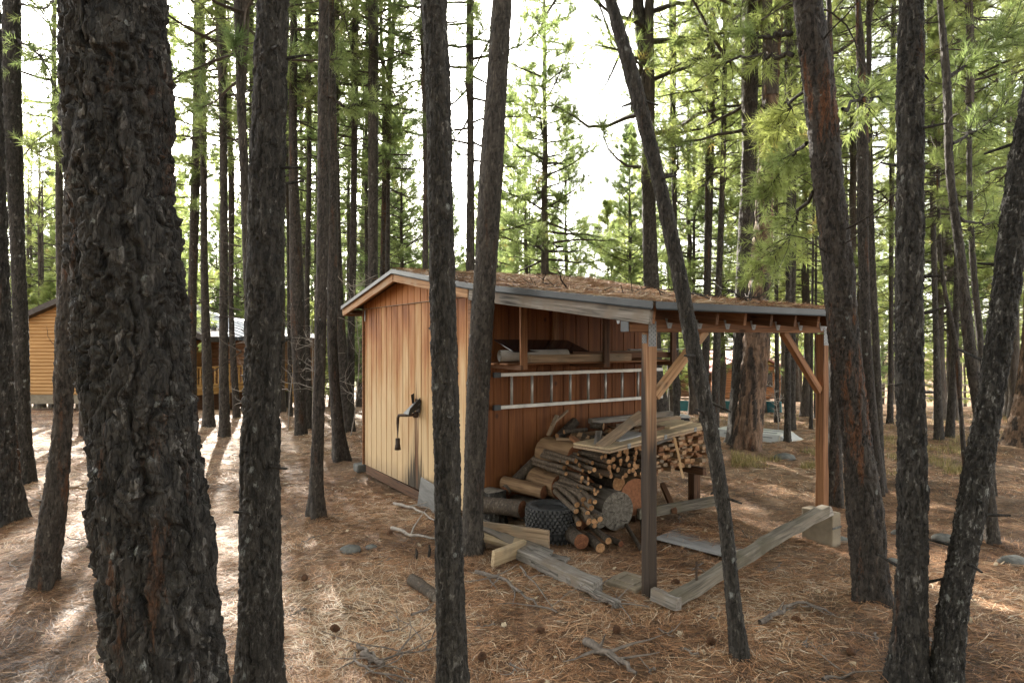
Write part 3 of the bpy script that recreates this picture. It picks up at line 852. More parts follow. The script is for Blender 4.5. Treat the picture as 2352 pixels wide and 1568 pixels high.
for i in range(1, 8):   # hurricane ties where the rafters cross the beam
    y = .03 + i * .36
    if y > 2.6: continue
    mb = MB(); mb.prism([(BX + .0455, y - .05, 2.185), (BX + .0455, y + .05, 2.185), (BX + .0455, y + .018, 2.105), (BX + .0455, y - .018, 2.105)], (.003, 0, 0))
    for q, w in ((-.02, 2.165), (.02, 2.165), (0, 2.13)): mb.box((BX + .0495, y + q, w), (.002, .006, .006), 1)
    mb.build('rafter_tie', [M['galv'], M['drip']], shed)
mb = MB(); mb.prism([(BX - .1, -.055, 2.215), (BX - .04, -.055, 2.215), (BX - .055, -.055, 2.14), (BX - .08, -.055, 2.14)], (0, -.003, 0)); mb.build('rafter_tie', M['galv'], shed)
# wall battens and hanging shelf
for y in (.06, 1.18): board('batten', (WL + .02, y, 2.52), (WL + .02, y, 1.72), .075, .03, M['lumber_orange'], shed, up=(1, 0, 0))
for y in (.30, 1.46, 2.58):
    board('shelf_hanger', (4.02, y, float(roofz(4.02, y)) - .05), (4.02, y, 1.70), .085, .038, M['lumber_orange' if y < 1 else 'lumber_dark'], shed, up=(1, 0, 0))
    board('shelf_bearer', (3.42, y - .045, 1.725), (4.06, y - .045, 1.725), .036, .05, M['lumber_dark'], shed)
board('shelf_board', (3.5, .12, 1.757), (3.5, 2.8, 1.757), .13, .018, M['lumber_dark'], shed)
board('shelf_board', (3.68, .10, 1.757), (3.68, 2.75, 1.757), .14, .018, M['lumber_orange'], shed)
board('shelf_board', (3.87, .14, 1.757), (3.87, 2.82, 1.757), .16, .018, M['lumber_orange'], shed)

# things on the shelf
def sboard(name, a, b, w, t, mat, label, cat='board', group=None, up=(0, 0, 1), **kw):
    o = board(name, SW(*a), SW(*b), w, t, M[mat], None, up, **kw); return tag(o, label, cat, group)
sboard('dark_panel', (3.74, .22, 1.955), (3.70, 1.30, 1.945), .42, .012, 'dark_void', 'thin black sheet lying tilted on top of the carport shelf', 'panel', up=tuple(gd * .32 + np.array([0, 0, .95])))
sboard('shelf_plank', (3.95, .42, 1.815), (3.93, 1.9, 1.81), .10, .085, 'lumber_tan', 'wide tan plank at the outer edge of the carport shelf', wob=.001)
sboard('shelf_plank', (3.84, 1.05, 1.85), (3.9, 2.7, 1.83), .16, .07, 'lumber_dark', 'dark brown plank overlapping the tan one on the shelf')
sboard('shelf_plank', (3.66, .5, 1.795), (3.7, 2.5, 1.795), .14, .04, 'lumber_orange', 'red-brown plank low at the back of the shelf')
sboard('shelf_plank', (3.62, 1.4, 1.85), (3.62, 2.75, 1.86), .12, .05, 'lumber_tan', 'pale short plank at the far end of the shelf')
sboard('steel_flat', (3.93, 1.9, 1.90), (3.95, 3.0, 1.905), .05, .014, 'galv', 'pale metal strip on top of the far shelf planks', 'metal strip')
mb = MB(); a, b = SW(3.83, .12, 1.845), SW(3.93, .95, 1.85)
for rr in (.07, .058, .048):
    n = 20; an = np.arange(n) * 2 * math.pi / n
mb.tube([a, a * .5 + b * .5, b], .062, 18, 0, caps=False); mb.tube([b, a], .055, 18, 0, caps=False); mb.tube([a, b], .035, 12, 0, caps=False)
o = mb.build('rolled_sheet', M['paper_roll'], smooth=True); tag(o, 'grey rolled sheet of flooring sticking out of the near end of the shelf', 'roll')

# ladder on the wall
lad = empty('ladder', SW(3.45, .33, 1.25), math.atan2(sd[1], sd[0])); tag(lad, 'aluminium ladder hung sideways along the red-brown shed wall', 'ladder')
LL = 2.62
for z, n in ((0, 'rail'), (.37, 'rail')):
    mb = MB(); mb.box((LL / 2, -.03, z), (LL, .022, .038)); mb.box((LL / 2, -.016, z + .017), (LL, .03, .004)); mb.box((LL / 2, -.016, z - .017), (LL, .03, .004))
    r = mb.build(n, M['alu'], lad)
    mb = MB(); mb.box((-.03, -.03, z), (.09, .036, .058)); mb.build('end_cap', M['drip'], r)
for i in range(9):
    mb = MB(); x = .17 + i * .285; mb.tube([(x, -.03, .02), (x, -.03, .35)], .016, 8); mb.build('rung', M['alu'], lad, smooth=True)

# vent hood with its pipe on the gable wall
hood = empty('pipe_hood', SW(1.97, -.01, 1.03)); hood.rotation_euler.z = math.atan2(gd[1], gd[0]); tag(hood, 'small metal hood with rusty bent pipe fixed to the tan gable wall', 'vent pipe')
mb = MB()
mb.prism([(-.02, -.002, .22), (.16, -.002, .22), (.13, -.002, .05), (.01, -.002, .05)], (0, -.006, 0)); mb.build('back_plate', M['iron'], hood)
mb = MB(); mb.prism([(-.045, -.01, .17), (.15, -.01, .17), (.12, -.16, .035), (-.05, -.16, .035)], (0, .003, .006)); mb.build('hood', M['galv'], hood)
mb = MB(); mb.prism([(.15, -.01, .25), (.155, -.16, .11), (.13, -.17, .02), (.13, -.01, .12)], (.006, 0, 0)); mb.build('cheek', M['drip'], hood)
mb = MB(); mb.prism([(-.05, -.01, .29), (-.035, -.06, .27), (-.02, -.05, .16), (-.04, -.01, .16)], (.006, 0, 0)); mb.build('cheek', M['drip'], hood)
mb = MB(); mb.tube([(.06, -.01, .02), (.06, -.09, .02), (.02, -.14, .015), (-.06, -.17, .01), (-.12, -.19, .005), (-.145, -.195, -.03), (-.15, -.195, -.10), (-.15, -.195, -.33)], .019, 10)
mb.tube([(.06, -.01, .02), (.06, -.06, .02)], .04, 10)
pp = mb.build('pipe', M['iron'], hood, smooth=True)
mb = MB(); mb.tube([(-.15, -.195, -.30), (-.15, -.195, -.38), (-.15, -.195, -.385), (-.15, -.195, -.45)], [.03, .03, .034, .042], 12); mb.build('coupling', M['iron'], pp, smooth=True)
# ------------------------------------------------------------------ firewood and timber under the lean-to
def slog(a, b, r, bk, en, label, name='log', group=None, seed=0, cat='log', **kw):
    o = log_obj(name, SW(*a), SW(*b), r, r * kw.pop('tap', 1.), M[bk], M[en], seed, **kw); return tag(o, label, cat, group)
slog((3.58, .93, .70), (4.15, .95, .70), .185, 'log_bare', 'end_red', 'thick peeled log with dark red cut end, highest of the big logs', seed=1, lump=.04)
slog((3.75, 1.30, .69), (4.22, 1.24, .69), .165, 'log_bare', 'end_red', 'thick red-ended log tucked behind the highest big log', seed=2, lump=.04)
slog((3.55, .74, .41), (4.10, .745, .415), .14, 'log_bare', 'end_red', 'knotty mid-sized log lying directly under the highest big log', seed=3, lump=.08)
slog((3.50, .38, .40), (4.02, .57, .365), .075, 'log_bare', 'end_red', 'slim peeled log beside the wall above the tyres', seed=4, lump=.1)
slog((3.52, .06, .20), (4.0, .30, .22), .09, 'log_bark', 'end_red', 'rough dark log lying low between the stump and the tyres', seed=5, lump=.12)
slog((3.55, .50, .13), (4.10, .62, .13), .13, 'log_bark', 'end_red', 'dark log at the bottom of the pile behind the tyres', seed=6)
slog((3.55, .95, .33), (4.2, 1.0, .33), .17, 'log_bark', 'end_red', 'thick log buried in the middle of the pile', seed=7)
slog((3.55, .95, .12), (4.3, .85, .10), .12, 'log_bark', 'end_red', 'log buried at the very bottom of the pile', seed=8)
slog((3.98, 1.20, .20), (4.56, 1.14, .20), .205, 'log_grey', 'end_grey', 'big grey log with a weathered cracked end facing the posts', seed=9, lump=.03, rings=7, n=28)
slog((3.95, 1.52, .29), (4.48, 1.47, .29), .205, 'log_bare', 'end_red', 'big orange-ended log standing behind the grey cracked one', seed=10, lump=.06)
slog((4.0, 1.30, .46), (4.45, 1.26, .46), .082, 'log_bark', 'end_pale', 'mid-sized log with bright orange end resting on the grey log', seed=11)
slog((4.35, .84, .20), (4.74, .74, .20), .075, 'log_grey', 'end_grey', 'small dull grey log end below the loose sticks', seed=12)
slog((4.55, .50, .075), (4.86, .40, .085), .075, 'log_bark', 'end_red', 'short split log on the ground next to the small tyre', seed=13, lump=.2)
slog((4.7, .62, .055), (5.02, .50, .05), .045, 'log_bark', 'end_pale', 'small round log on the ground with pale end', seed=14)
slog((4.62, .72, .13), (5.02, .60, .10), .032, 'log_bark', 'end_pale', 'stick lying over the small logs near the ground', seed=15)
slog((4.7, .80, .04), (5.0, .78, .035), .03, 'log_bark', 'end_red', 'short stick half under the grey log end', seed=16)
slog((4.45, 1.6, .05), (5.15, .95, .03), .025, 'log_bark', 'end_red', 'long bark-covered stick lying on the ground before the grey log', seed=17)
slog((4.5, 1.3, .04), (5.25, .82, .022), .02, 'log_bark', 'end_pale', 'thin pale stick lying on the ground before the grey log', seed=18)
slog((3.60, .34, .33), (3.50, 1.42, 1.02), .058, 'log_bark', 'end_red', 'bark-covered slab leaning up along the red-brown wall', seed=19, lump=.1)
rg = np.random.default_rng(5)
# sticks with their cut ends in view beneath the hinged panel
k = 0
for row in range(6):
    for cc in range(10):
        s = .96 + cc * .062 + (row % 2) * .031 + rg.normal(0, .006); z = .575 + row * .054 + rg.normal(0, .005)
        if s > 1.58 or (row == 0 and s < 1.12): continue
        r = rg.uniform(.020, .030); e = rg.uniform(4.50, 4.64) - (.25 if rg.random() < .12 else 0)
        slog((3.78, s + rg.normal(0, .03), z), (e, s, z), r, 'stick_bark', 'end_pale', 'thin round stick with pale orange end stacked under the hinged panel', 'firewood_stick', 'sticks stacked under the hinged panel', seed=30 + k, cat='firewood', n=10, rings=6); k += 1
# loose sticks sloping out of the pile, left of it
for i in range(38):
    s = rg.uniform(.60, 1.0); z = .44 + .042 * (i % 9) - .25 * max(0, .8 - s) * ((i % 9) / 8)
    e = rg.uniform(4.38, 4.78) - .02 * (i % 9); L = rg.uniform(.38, .6); dv = rg.normal(0, .06)
    slog((e - L, s + .04 + dv, z + rg.normal(.015, .015)), (e, s, z), rg.uniform(.016, .027), 'stick_bark', 'end_pale', 'bark-covered stick sloping out of the loose upper heap', 'firewood_stick', 'loose sticks heaped beside the big logs', seed=90 + i, cat='firewood', n=12, rings=7, bend=rg.normal(0, .012), split=3 if i % 5 == 2 else 0)
for i in range(20):
    s = rg.uniform(.46, .66); z = .22 + .052 * (i % 5)
    e = rg.uniform(4.74, 4.94) - .03 * (i % 5); L = rg.uniform(.40, .58)
    slog((e - L, s + rg.uniform(.10, .22), z + .07), (e, s, z), rg.uniform(.022, .031), 'stick_bark', 'end_pale', 'grey-barked stick with round cut end leaning over the tyre', 'firewood_stick', 'sticks leaning over the tyre', seed=130 + i, cat='firewood', n=10, rings=7, bend=rg.normal(0, .012))
# rack of sawn offcuts
rack = empty('lumber_rack', SW(4.3, 2.1, 0), math.atan2(gd[1], gd[0])); tag(rack, 'low timber rack on stub legs carrying the strapped offcuts', 'rack')
def rb(n, a, b, w, t, m, **kw): return board(n, (a[0] - 4.3, a[1] - 2.1, a[2]), (b[0] - 4.3, b[1] - 2.1, b[2]), w, t, M[m], rack, **kw)
for y in (1.66, 2.52):
    for x in (3.7, 4.40): rb('leg', (x, y, -.06), (x, y, .42), .11, .09, 'lumber_dark', up=(1, 0, 0))
    rb('bearer', (3.5, y, .40 + .05 * (y > 2)), (4.56, y, .41 + .05 * (y > 2)), .06, .085, 'lumber_dark')
rb('rail', (4.55, 1.45, .12), (4.66, 2.62, .13), .05, .11, 'lumber_moss', seg=5)
rb('strut', (4.1, 2.3, .25), (4.66, 1.9, .10), .06, .05, 'lumber_dark')
k = 0
z = .455
while z < .84:
    h = rg.uniform(.026, .044); s = 1.60 + rg.uniform(0, .03)
    while s < 2.66:
        w = rg.uniform(.045, .12); e = 4.47 + rg.normal(0, .035); sag = .09 * (s - 1.6)
        if rg.random() < .93:
            o = board('lumber_offcut', SW(3.55, s + w / 2, z + sag + h / 2), SW(e, s + w / 2 + rg.normal(0, .004), z + sag + h / 2 + rg.normal(0, .002)), w - .006, h - .004, M[['lumber_rake', 'lumber_orange', 'lumber_rake', 'lumber_tan', 'lumber_orange'][k % 5]], None, bev=.002)
            tag(o, 'short sawn offcut with squared orange end in the strapped rack stack', 'offcut', 'offcuts stacked on the rack')
        k += 1; s += w + rg.uniform(.002, .012)
    z += h + .001
zt = .86
mb = MB()
pts = [SW(4.35, 1.93, .985), SW(4.5, 1.95, .97), SW(4.58, 1.99, .90), SW(4.56, 2.04, .80), SW(4.55, 2.10, .66), SW(4.55, 2.13, .52), SW(4.56, 2.15, .43)]
pts = np.array(pts); wv = sd * .02
mb.add(np.concatenate([pts - wv, pts + wv]), [(i, i + 1, 7 + i + 1, 7 + i) for i in range(6)])
o = mb.build('strap', M['strap']); o.modifiers.new('t', 'SOLIDIFY').thickness = .003; tag(o, 'tan strap hanging over the end of the offcut stack', 'strap')
# hinged panel and the pieces on it
A, B = np.array(SW(4.64, .70, .905)), np.array(SW(4.22, 2.66, .955))
Mx, Lp = frame_from(A, B)
hp = empty('hinged_panel', A); tag(hp, 'pair of hinged plywood panels laid across the top of the woodpile', 'panel')
for q, m in ((0, 'lumber_tan'), (.03, 'lumber_new')): board('leaf', np.array([0, 0, q]), B - A + [0, 0, q], .46, .025, M[m], hp, seg=3)
ex = np.array(Mx.col[0][:3]); ey = np.array(Mx.col[1][:3]); sg = -1 if np.dot(ey, gd) < 0 else 1
for f in (.17, .52, .85):
    mb = MB(); c = (B - A) * f + ey * sg * .233 + [0, 0, .016]
    mb.box(c, (.055, .004, .05), 0, Mx); mb.box(c + ey * sg * .003 + ex * .016, (.008, .004, .008), 1, Mx); mb.box(c + ey * sg * .003 - ex * .016, (.008, .004, .008), 1, Mx)
    mb.build('hinge', [M['galv'], M['drip']], hp)
sboard('plank', (4.55, 1.03, .957), (4.38, 1.62, .966), .26, .03, 'plywood_grey', 'grey plywood scrap lying on the hinged panel near the dark post')
sboard('plank', (4.36, 2.05, .99), (4.20, 2.62, 1.0), .15, .035, 'lumber_new', 'pale thick board at the far end of the hinged panel')
sboard('plank', (4.18, 2.10, .99), (4.05, 2.66, 1.0), .13, .03, 'lumber_new', 'second pale board behind the thick one on the hinged panel')
sboard('plank', (4.42, 1.66, .98), (4.30, 2.06, .985), .12, .05, 'lumber_dark', 'dark short block on the hinged panel beside the pale boards')
sboard('plank', (4.60, 1.62, .885), (4.42, 2.1, .89), .10, .03, 'lumber_grey', 'grey short board under the hinged panel')
sboard('plank', (4.74, .74, .945), (4.15, 1.90, 1.14), .10, .038, 'lumber_tan', 'long tan board slanting up from the hinged panel to the wall', up=tuple(gd * .5 + [0, 0, .86]))
sboard('plank', (3.66, 1.52, 1.03), (3.74, 2.84, 1.05), .09, .06, 'lumber_grey', 'grey squared timber along the top of the pile by the wall')
sboard('plank', (3.9, 1.75, .98), (3.85, 2.86, 1.0), .08, .05, 'lumber_tan', 'tan squared timber below the grey one on top of the pile')
sboard('plank', (4.02, .95, .925), (4.40, .78, .905), .06, .04, 'lumber_orange', 'short red-brown stave on top of the highest big log')
sboard('plank', (3.85, .88, .90), (4.22, 1.02, .915), .07, .03, 'lumber_tan', 'flat tan stave crossing the highest big log')
sboard('plank', (4.40, 1.02, 1.03), (4.62, .80, .94), .07, .03, 'lumber_grey', 'short grey board tipped against the hinged panel')
sboard('plank', (3.55, 1.10, 1.12), (3.62, .92, .90), .05, .025, 'lumber_tan', 'narrow pale lath standing against the wall above the pile')
sboard('plank', (3.50, 1.30, 1.16), (3.6, .98, 1.02), .025, .025, 'lumber_tan', 'thin lath leaning on the wall above the pile')
for i in range(22):
    a = rg.uniform(0, 3.1); c = np.array([rg.uniform(3.65, 4.25), rg.uniform(1.0, 2.1), rg.uniform(.84, 1.0)]); L = rg.uniform(.15, .36)
    dv = np.array([math.cos(a), math.sin(a), rg.normal(0, .12)]) * L / 2
    slog(tuple(c - dv), tuple(c + dv), rg.uniform(.016, .04), 'log_bark' if i % 3 else 'log_bare', 'end_pale', 'short split stick lying loose on top of the woodpile', 'firewood_stick', 'loose sticks on top of the woodpile', seed=170 + i, cat='firewood', n=12, rings=6, split=(3, 4, 0)[i % 3])
# tyres
def tyre(name, c, R, h, label, lugs=34, rows=7):
    t = empty(name, c); tag(t, label, 'tyre')
    prof = [(.55, -.36), (.62, -.46), (.80, -.5), (.93, -.46), (.985, -.34), (1., -.15), (1., .15), (.985, .34), (.93, .46), (.80, .5), (.62, .46), (.55, .36), (.52, 0)]
    n = 48; a = np.arange(n) * 2 * math.pi / n; k = len(prof)
    v = np.array([[math.cos(q) * R * p, math.sin(q) * R * p, h * z] for q in a for p, z in prof])
    f = [(i * k + j, ((i + 1) % n) * k + j, ((i + 1) % n) * k + (j + 1) % k, i * k + (j + 1) % k) for i in range(n) for j in range(k)]
    mb = MB(); mb.add(v, f); mb.build('carcass', M['rubber'], t, smooth=True)
    mb = MB()
    for r in range(rows):
        z = (-.42 + .84 * r / (rows - 1)) * h; rr = R * (1.0 if abs(z) < .36 * h else .965)
        for i in range(lugs):
            q = (i + (r % 2) * .5) * 2 * math.pi / lugs
            rot = Matrix.Rotation(q, 3, 'Z')
            mb.box((math.cos(q) * (rr + .008), math.sin(q) * (rr + .008), z), (.028, R * 3.6 / lugs, h * .66 / rows), 1, rot)
    mb.build('tread', [M['rubber'], M['rubber_dusty']], t)
    mb = MB(); mb.tube([(0, 0, -h * .3), (0, 0, h * .36), (0, 0, h * .40)], [R * .56, R * .56, R * .2], 32); mb.build('hub_cover', M['rubber'], t)
    return t
c = np.array([.40, 6.44, 0]); g0 = float(gz(.4, 6.44))
tyre('tyre', (c[0], c[1], g0 + .215), .245, .24, 'fat knobbly black tyre lying flat on a smaller one beside the woodpile')
tyre('tyre', (c[0] + .03, c[1] - .01, g0 + .05), .20, .13, 'smaller dusty tyre lying under the fat knobbly one', 30, 3)

# stump at the corner of the shed
def stump(label, c, r, h, seed, mat='bark_lichen', top='end_grey', rough=.1):
    t = empty('tree_stump', c); tag(t, label, 'stump')
    n, m = 40, 22; a = np.arange(n) * 2 * math.pi / n; zz = np.linspace(-.05, h, m)
    A, Z = np.meshgrid(a, zz); rr = r * (1 + .25 * np.exp(-np.clip(Z, 0, 9) / .08))
    p = np.stack([np.cos(A) * rr, np.sin(A) * rr, Z], -1).reshape(-1, 3)
    d, fl, pl = bark_disp(p + seed, seed, .5, .016)
    p = p + np.stack([np.cos(A).ravel(), np.sin(A).ravel(), 0 * A.ravel()], 1) * d[:, None]
    p[-n:, 2] += rough * r * np.sin(a * 2 + seed)
    i, j = np.meshgrid(np.arange(m - 1), np.arange(n), indexing='ij')
    q = np.stack([i * n + j, i * n + (j + 1) % n, (i + 1) * n + (j + 1) % n, (i + 1) * n + j], -1).reshape(-1, 4)
    mesh_np('bark', p, [q], [M[mat]], t, True, attrs={'flake': fl, 'plate': pl})
    rim = p[-n:]; v = np.vstack([rim, [[0, 0, h]]])
    mesh_np('cut_face', v, [np.array([(k, (k + 1) % n, n) for k in range(n)])], [M[top]], t, False)
stump('short flaky stump standing against the corner of the shed', (*SW(3.56, .22, 0)[:2], float(gz(*SW(3.56, .22, 0)[:2]))), .125, .36, 3)
g = G(1582, 1003); stump('dark broken stump just behind the offcut rack', g, .22, .26, 8, 'bark_mid', 'lumber_dark', .25)

# ------------------------------------------------------------------ timber on the ground
def gboard(name, a, b, w, t, mat, label, cat='board', up=(0, 0, 1), **kw):
    o = board(name, a, b, w, t, M[mat], None, up, **kw); return tag(o, label, cat)
a, b = G(1085, 1224, .13), G(1259, 1249, .125)
gboard('plank', a, b, .04, .25, 'lumber_tan', 'wide split plank standing on edge in front of the tyres', seg=8, wob=.0015, chew=.012)
gboard('plank', P(1078, 1190, 6.2), G(1262, 1277, .06), .15, .03, 'lumber_grey', 'silvery split board sloping down behind the short block', up=(.3, -.5, .8), seg=8, wob=.004, chew=.03, rough=.004)
gboard('plank', P(1088, 1226, 6.02), P(1196, 1250, 5.86), .12, .035, 'lumber_new', 'pale narrow board poking out behind the double-stemmed trees', up=(0, -.35, .9))
gboard('plank', G(1195, 1262, .045), G(1300, 1285, .03), .10, .03, 'lumber_grey', 'dark grey splintered board between the block and the plank', seg=6, wob=.005, chew=.03, rough=.004)
gboard('plank', G(1132, 1283, .07), G(1204, 1256, .09), .045, .15, 'lumber_new', 'short clean block of lumber standing on edge across the grey timbers', up=(.08, -.22, 1))
gboard('timber', G(1190, 1265, .05), G(1372, 1348, .05), .14, .10, 'lumber_grey', 'squared grey timber lying on the needles with a dark cut end', 'timber', seg=12, wob=.003, chew=.02, rough=.003)
gboard('timber', G(1222, 1290, .03), G(1420, 1388, .02), .06, .05, 'lumber_grey', 'thin rotten timber lying along the squared grey one', 'timber', seg=14, wob=.006, chew=.03, rough=.005)
gboard('timber', G(1544, 1379, .055), P(1896, 1170, 6.14), .09, .095, 'lumber_moss', 'long mossy timber running from the dark post up onto the concrete block', 'timber', seg=18, wob=.003, rough=.003)
gboard('timber', G(1497, 1362, .07), G(1562, 1389, .05), .09, .09, 'lumber_grey', 'short cracked timber at the foot of the dark post', 'timber', up=(.3, 0, 1), seg=4, chew=.02)
gboard('timber', P(1866, 1192, 6.03), P(1909, 1172, 6.14), .045, .085, 'lumber_grey', 'short grey offcut lying on top of the concrete block', 'timber', up=(-.4, 0, 1))
a, b = G(1500, 1236, .02), G(1700, 1288, .02)
dv = np.array(b - a); pv = np.array([-dv[1], dv[0], 0]); pv /= np.linalg.norm(pv)
gboard('plywood_sheet', a + pv * .26, b + pv * .26, .52, .016, 'plywood_grey', 'thin grey plywood sheet lying half under needles between the posts', 'plywood')
gboard('plywood_sheet', SW(2.2, -.07, .08), SW(2.72, -.08, .05), .012, .40, 'sheet_dark', 'grey weathered sheet leaning at the foot of the tan gable wall', 'plywood', up=(.09, .06, 1))
bl = SW(BX - .02, 2.64, 0)
blk = empty('concrete_block', (bl[0], bl[1], float(gz(bl[0], bl[1]))), math.atan2(gd[1], gd[0])); tag(blk, 'upright concrete block carrying the far orange post', 'block')
mb = MB(); mb.box((0, 0, .125), (.33, .15, .37)); o = mb.build('block_body', M['concrete'], blk); bevel(o, .012, 2)
mb = MB(); mb.box((.166, 0, .17), (.006, .155, .02)); o = mb.build('mortar_line', M['stone'], blk)
cb = SW(.12, -.02, 0)
for lab, px, py, s, m in (('square concrete foundation block under the far end of the tan gable wall', 855, 1084, (.26, .16, .16), 'concrete'), ('rough dark rock beside the foundation block of the shed', 826, 1082, (.22, .18, .13), 'stone')):
    g = G(px, py); mb = MB(); mb.box((0, 0, 0), s); o = mb.build('foundation_block' if m == 'concrete' else 'rock', M[m]); o.location = (g[0], g[1] + .05, g[2] + s[2] * .4); o.rotation_euler = (0, .05, -1.0); bevel(o, .03, 3); tag(o, lab, 'block' if m == 'concrete' else 'rock')
g = G(1447, 1340)
pl = empty('stepping_stone', g, -.75); tag(pl, 'square concrete stepping stone with raised rim beside the dark post', 'paving stone')
mb = MB(); mb.box((0, 0, .012), (.30, .30, .045)); bevel(mb.build('slab', M['concrete'], pl), .008)
mb = MB()
for q in (-1, 1): mb.box((q * .085, 0, .038), (.022, .19, .012)); mb.box((0, q * .085, .038), (.148, .022, .012))
mb.build('rim', M['concrete'], pl)
g = G(1597, 1375)
mb = MB(); mb.tube([(g[0] + .02, g[1] + .04, g[2] - .05), (g[0] + .02, g[1] + .035, g[2] + .28)], .009, 6); tag(mb.build('steel_stake', M['iron']), 'rusty stake driven in beside the long mossy timber', 'stake')

# rocks
def rock(label, g, r, seed, mat='stone', flat=.55):
    n = 18; m = 11
    th = np.linspace(0, math.pi, m); a = np.arange(n) * 2 * math.pi / n
    v = np.array([[math.sin(t) * math.cos(q), math.sin(t) * math.sin(q), math.cos(t)] for t in th for q in a])
    d = .72 + .6 * fbm(v * 1.6 + seed * 3.1, 3, seed)
    v = v * d[:, None] * r * np.array([1.2, .9, flat])
    i, j = np.meshgrid(np.arange(m - 1), np.arange(n), indexing='ij')
    q = np.stack([i * n + j, i * n + (j + 1) % n, (i + 1) * n + (j + 1) % n, (i + 1) * n + j], -1).reshape(-1, 4)
    o = mesh_np('rock', v, [q], [M[mat]]); o.location = g; tag(o, label, 'rock')
for lab, px, py, r in (('lichened grey stone in the needles in front of the tan gable wall', 806, 1262, .085), ('small pale green stone beside the lichened grey one', 852, 1256, .05),
                       ('small round stone next to the foot of the thin leaning pine', 1703, 1520, .055), ('flat grey stone between the straight and the leaning trunk at the edge', 2166, 1236, .09),
                       ('flat lichened stone beyond the bent flaky pine', 2330, 1290, .11), ('little stone at the side of the concrete block', 1932, 1240, .07), ('stone half sunk near the two thin pines behind the rusty one', 2066, 1225, .07),
                       ('low stone in front of the orange-plated pine', 1800, 1052, .16), ('grey stone on the slope behind the plywood', 2052, 1290, .06)):
    rock(lab, G(px, py), r, px)

# branches
def branch(label, pts, r, forks=4, seed=0, name='fallen_branch', mat='twig', flen=.35):
    rg = np.random.default_rng(seed); T = Tubes()
    w = np.array([G(x, y, h) for x, y, h in pts]); k = max(8, len(pts) * 3)
    s = np.linspace(0, 1, len(w)); ss = np.linspace(0, 1, k)
    p = np.stack([np.interp(ss, s, w[:, c]) for c in range(3)], 1); p[1:-1] += rg.normal(0, .012, (k - 2, 3)) * [1, 1, .5]
    rad = np.linspace(r, r * .4, k); T.add(p, rad * (1 + rg.normal(0, .08, k)), 8)
    for _ in range(forks):
        i = rg.integers(1, k - 1); d = p[min(i + 1, k - 1)] - p[i]; d /= np.linalg.norm(d)
        s2 = rg.normal(size=3) * [1, 1, .5]; d = d * .6 + s2 / np.linalg.norm(s2) * .8; d[2] = abs(d[2]) * .35
        L = flen * rg.uniform(.4, 1.2); q = [p[i]]
        for _ in range(4): d = d + rg.normal(0, .22, 3) * [1, 1, .5]; d /= np.linalg.norm(d); q.append(q[-1] + d * L / 4)
        q = np.array(q); q[:, 2] = np.maximum(q[:, 2], gz(q[:, 0], q[:, 1]) + .008)
        T.add(q, np.linspace(rad[i] * .5 + .002, .0025, 5), 5)
    o = mesh_np(name, np.vstack(T.v), [np.vstack(T.q)], [M[mat]], smooth=True); return tag(o, label, 'branch')
branch('forked grey branch lying in the needles before the squared timber', [(1092, 1312, .05), (1160, 1330, .04), (1215, 1375, .03), (1280, 1405, .02)], .017, 9, 1)
branch('dark slender branch crossing the forked grey one', [(1195, 1300, .12), (1240, 1350, .05), (1275, 1405, .01)], .008, 2, 2)
branch('rotten stick continuing the thin rotten timber towards the dark post', [(1330, 1350, .03), (1400, 1380, .03), (1490, 1392, .03)], .012, 8, 3)
branch('peeling rotten branch chunk in the middle of the needles', [(1345, 1472, .03), (1400, 1500, .03), (1462, 1545, .01)], .03, 5, 4)
branch('thick crooked branch beyond the thin leaning pine', [(1745, 1428, .03), (1790, 1405, .04), (1838, 1378, .04), (1900, 1400, .02)], .02, 7, 5)
branch('short dark stick behind the peeling branch chunk', [(1562, 1488, .015), (1606, 1508, .012)], .012, 0, 6)
branch('tangle of thin twigs in front of the two middle trunks', [(845, 1520, .02), (930, 1500, .03), (1010, 1480, .02)], .009, 9, 7, flen=.5)
branch('bent grey stick lying in front of the first bare trunk', [(815, 1498, .02), (850, 1545, .02), (960, 1560, .01)], .010, 5, 8)
branch('broken brown stick with a side shoot between the two front trunks', [(822, 1480, .02), (868, 1515, .02)], .016, 2, 9)
branch('small curved grey stick near the silvery log chunk', [(945, 1410, .015), (992, 1395, .02)], .012, 1, 10)
branch('dark stick lying in front of the bent flaky pine', [(2105, 1450, .02), (2180, 1490, .015)], .012, 3, 11)
branch('grey stick in the needles beneath the straight flaky trunk', [(1890, 1560, .02), (1985, 1545, .02)], .012, 3, 12)
branch('long pale pole lying behind the two stems at the picture edge', [(120, 1119, .05), (165, 1119, .05), (216, 1121, .05)], .03, 2, 13, mat='lumber_tan')
branch('dry stick beside the pale pole in the sunlit needles', [(92, 1152, .03), (150, 1130, .05)], .02, 2, 14)
branch('sun-bleached branch lying in front of the shed gable', [(905, 1155, .03), (945, 1165, .03), (1000, 1195, .02)], .022, 2, 15, mat='twig_pale')
branch('pale flat strip of bark lying in front of the double trunks', [(900, 1212, .02), (945, 1228, .02), (1010, 1236, .02)], .022, 1, 16, mat='twig_pale')
for i, (x, y) in enumerate([(640, 1500), (700, 1240), (760, 1180), (880, 1290), (1120, 1440), (1180, 1530), (1530, 1450), (1640, 1420), (1780, 1300), (1850, 1480), (560, 1240), (1500, 1540), (2010, 1460), (1600, 1300), (680, 1405), (905, 1450), (1720, 1240), (1560, 1190), (2090, 1380), (30, 1300), (180, 1240), (520, 1050), (660, 1090)]):
    rr = random.Random(i); a = rr.uniform(-60, 60)
    o = branch('short thin dark twig lying loose on the needles', [(x - a / 2, y - 8, .012), (x + a / 2, y + rr.uniform(0, 14), .012)], rr.uniform(.004, .008), 2, 40 + i, 'fallen_twig', flen=.16); o['group'] = 'thin twigs on the needles'
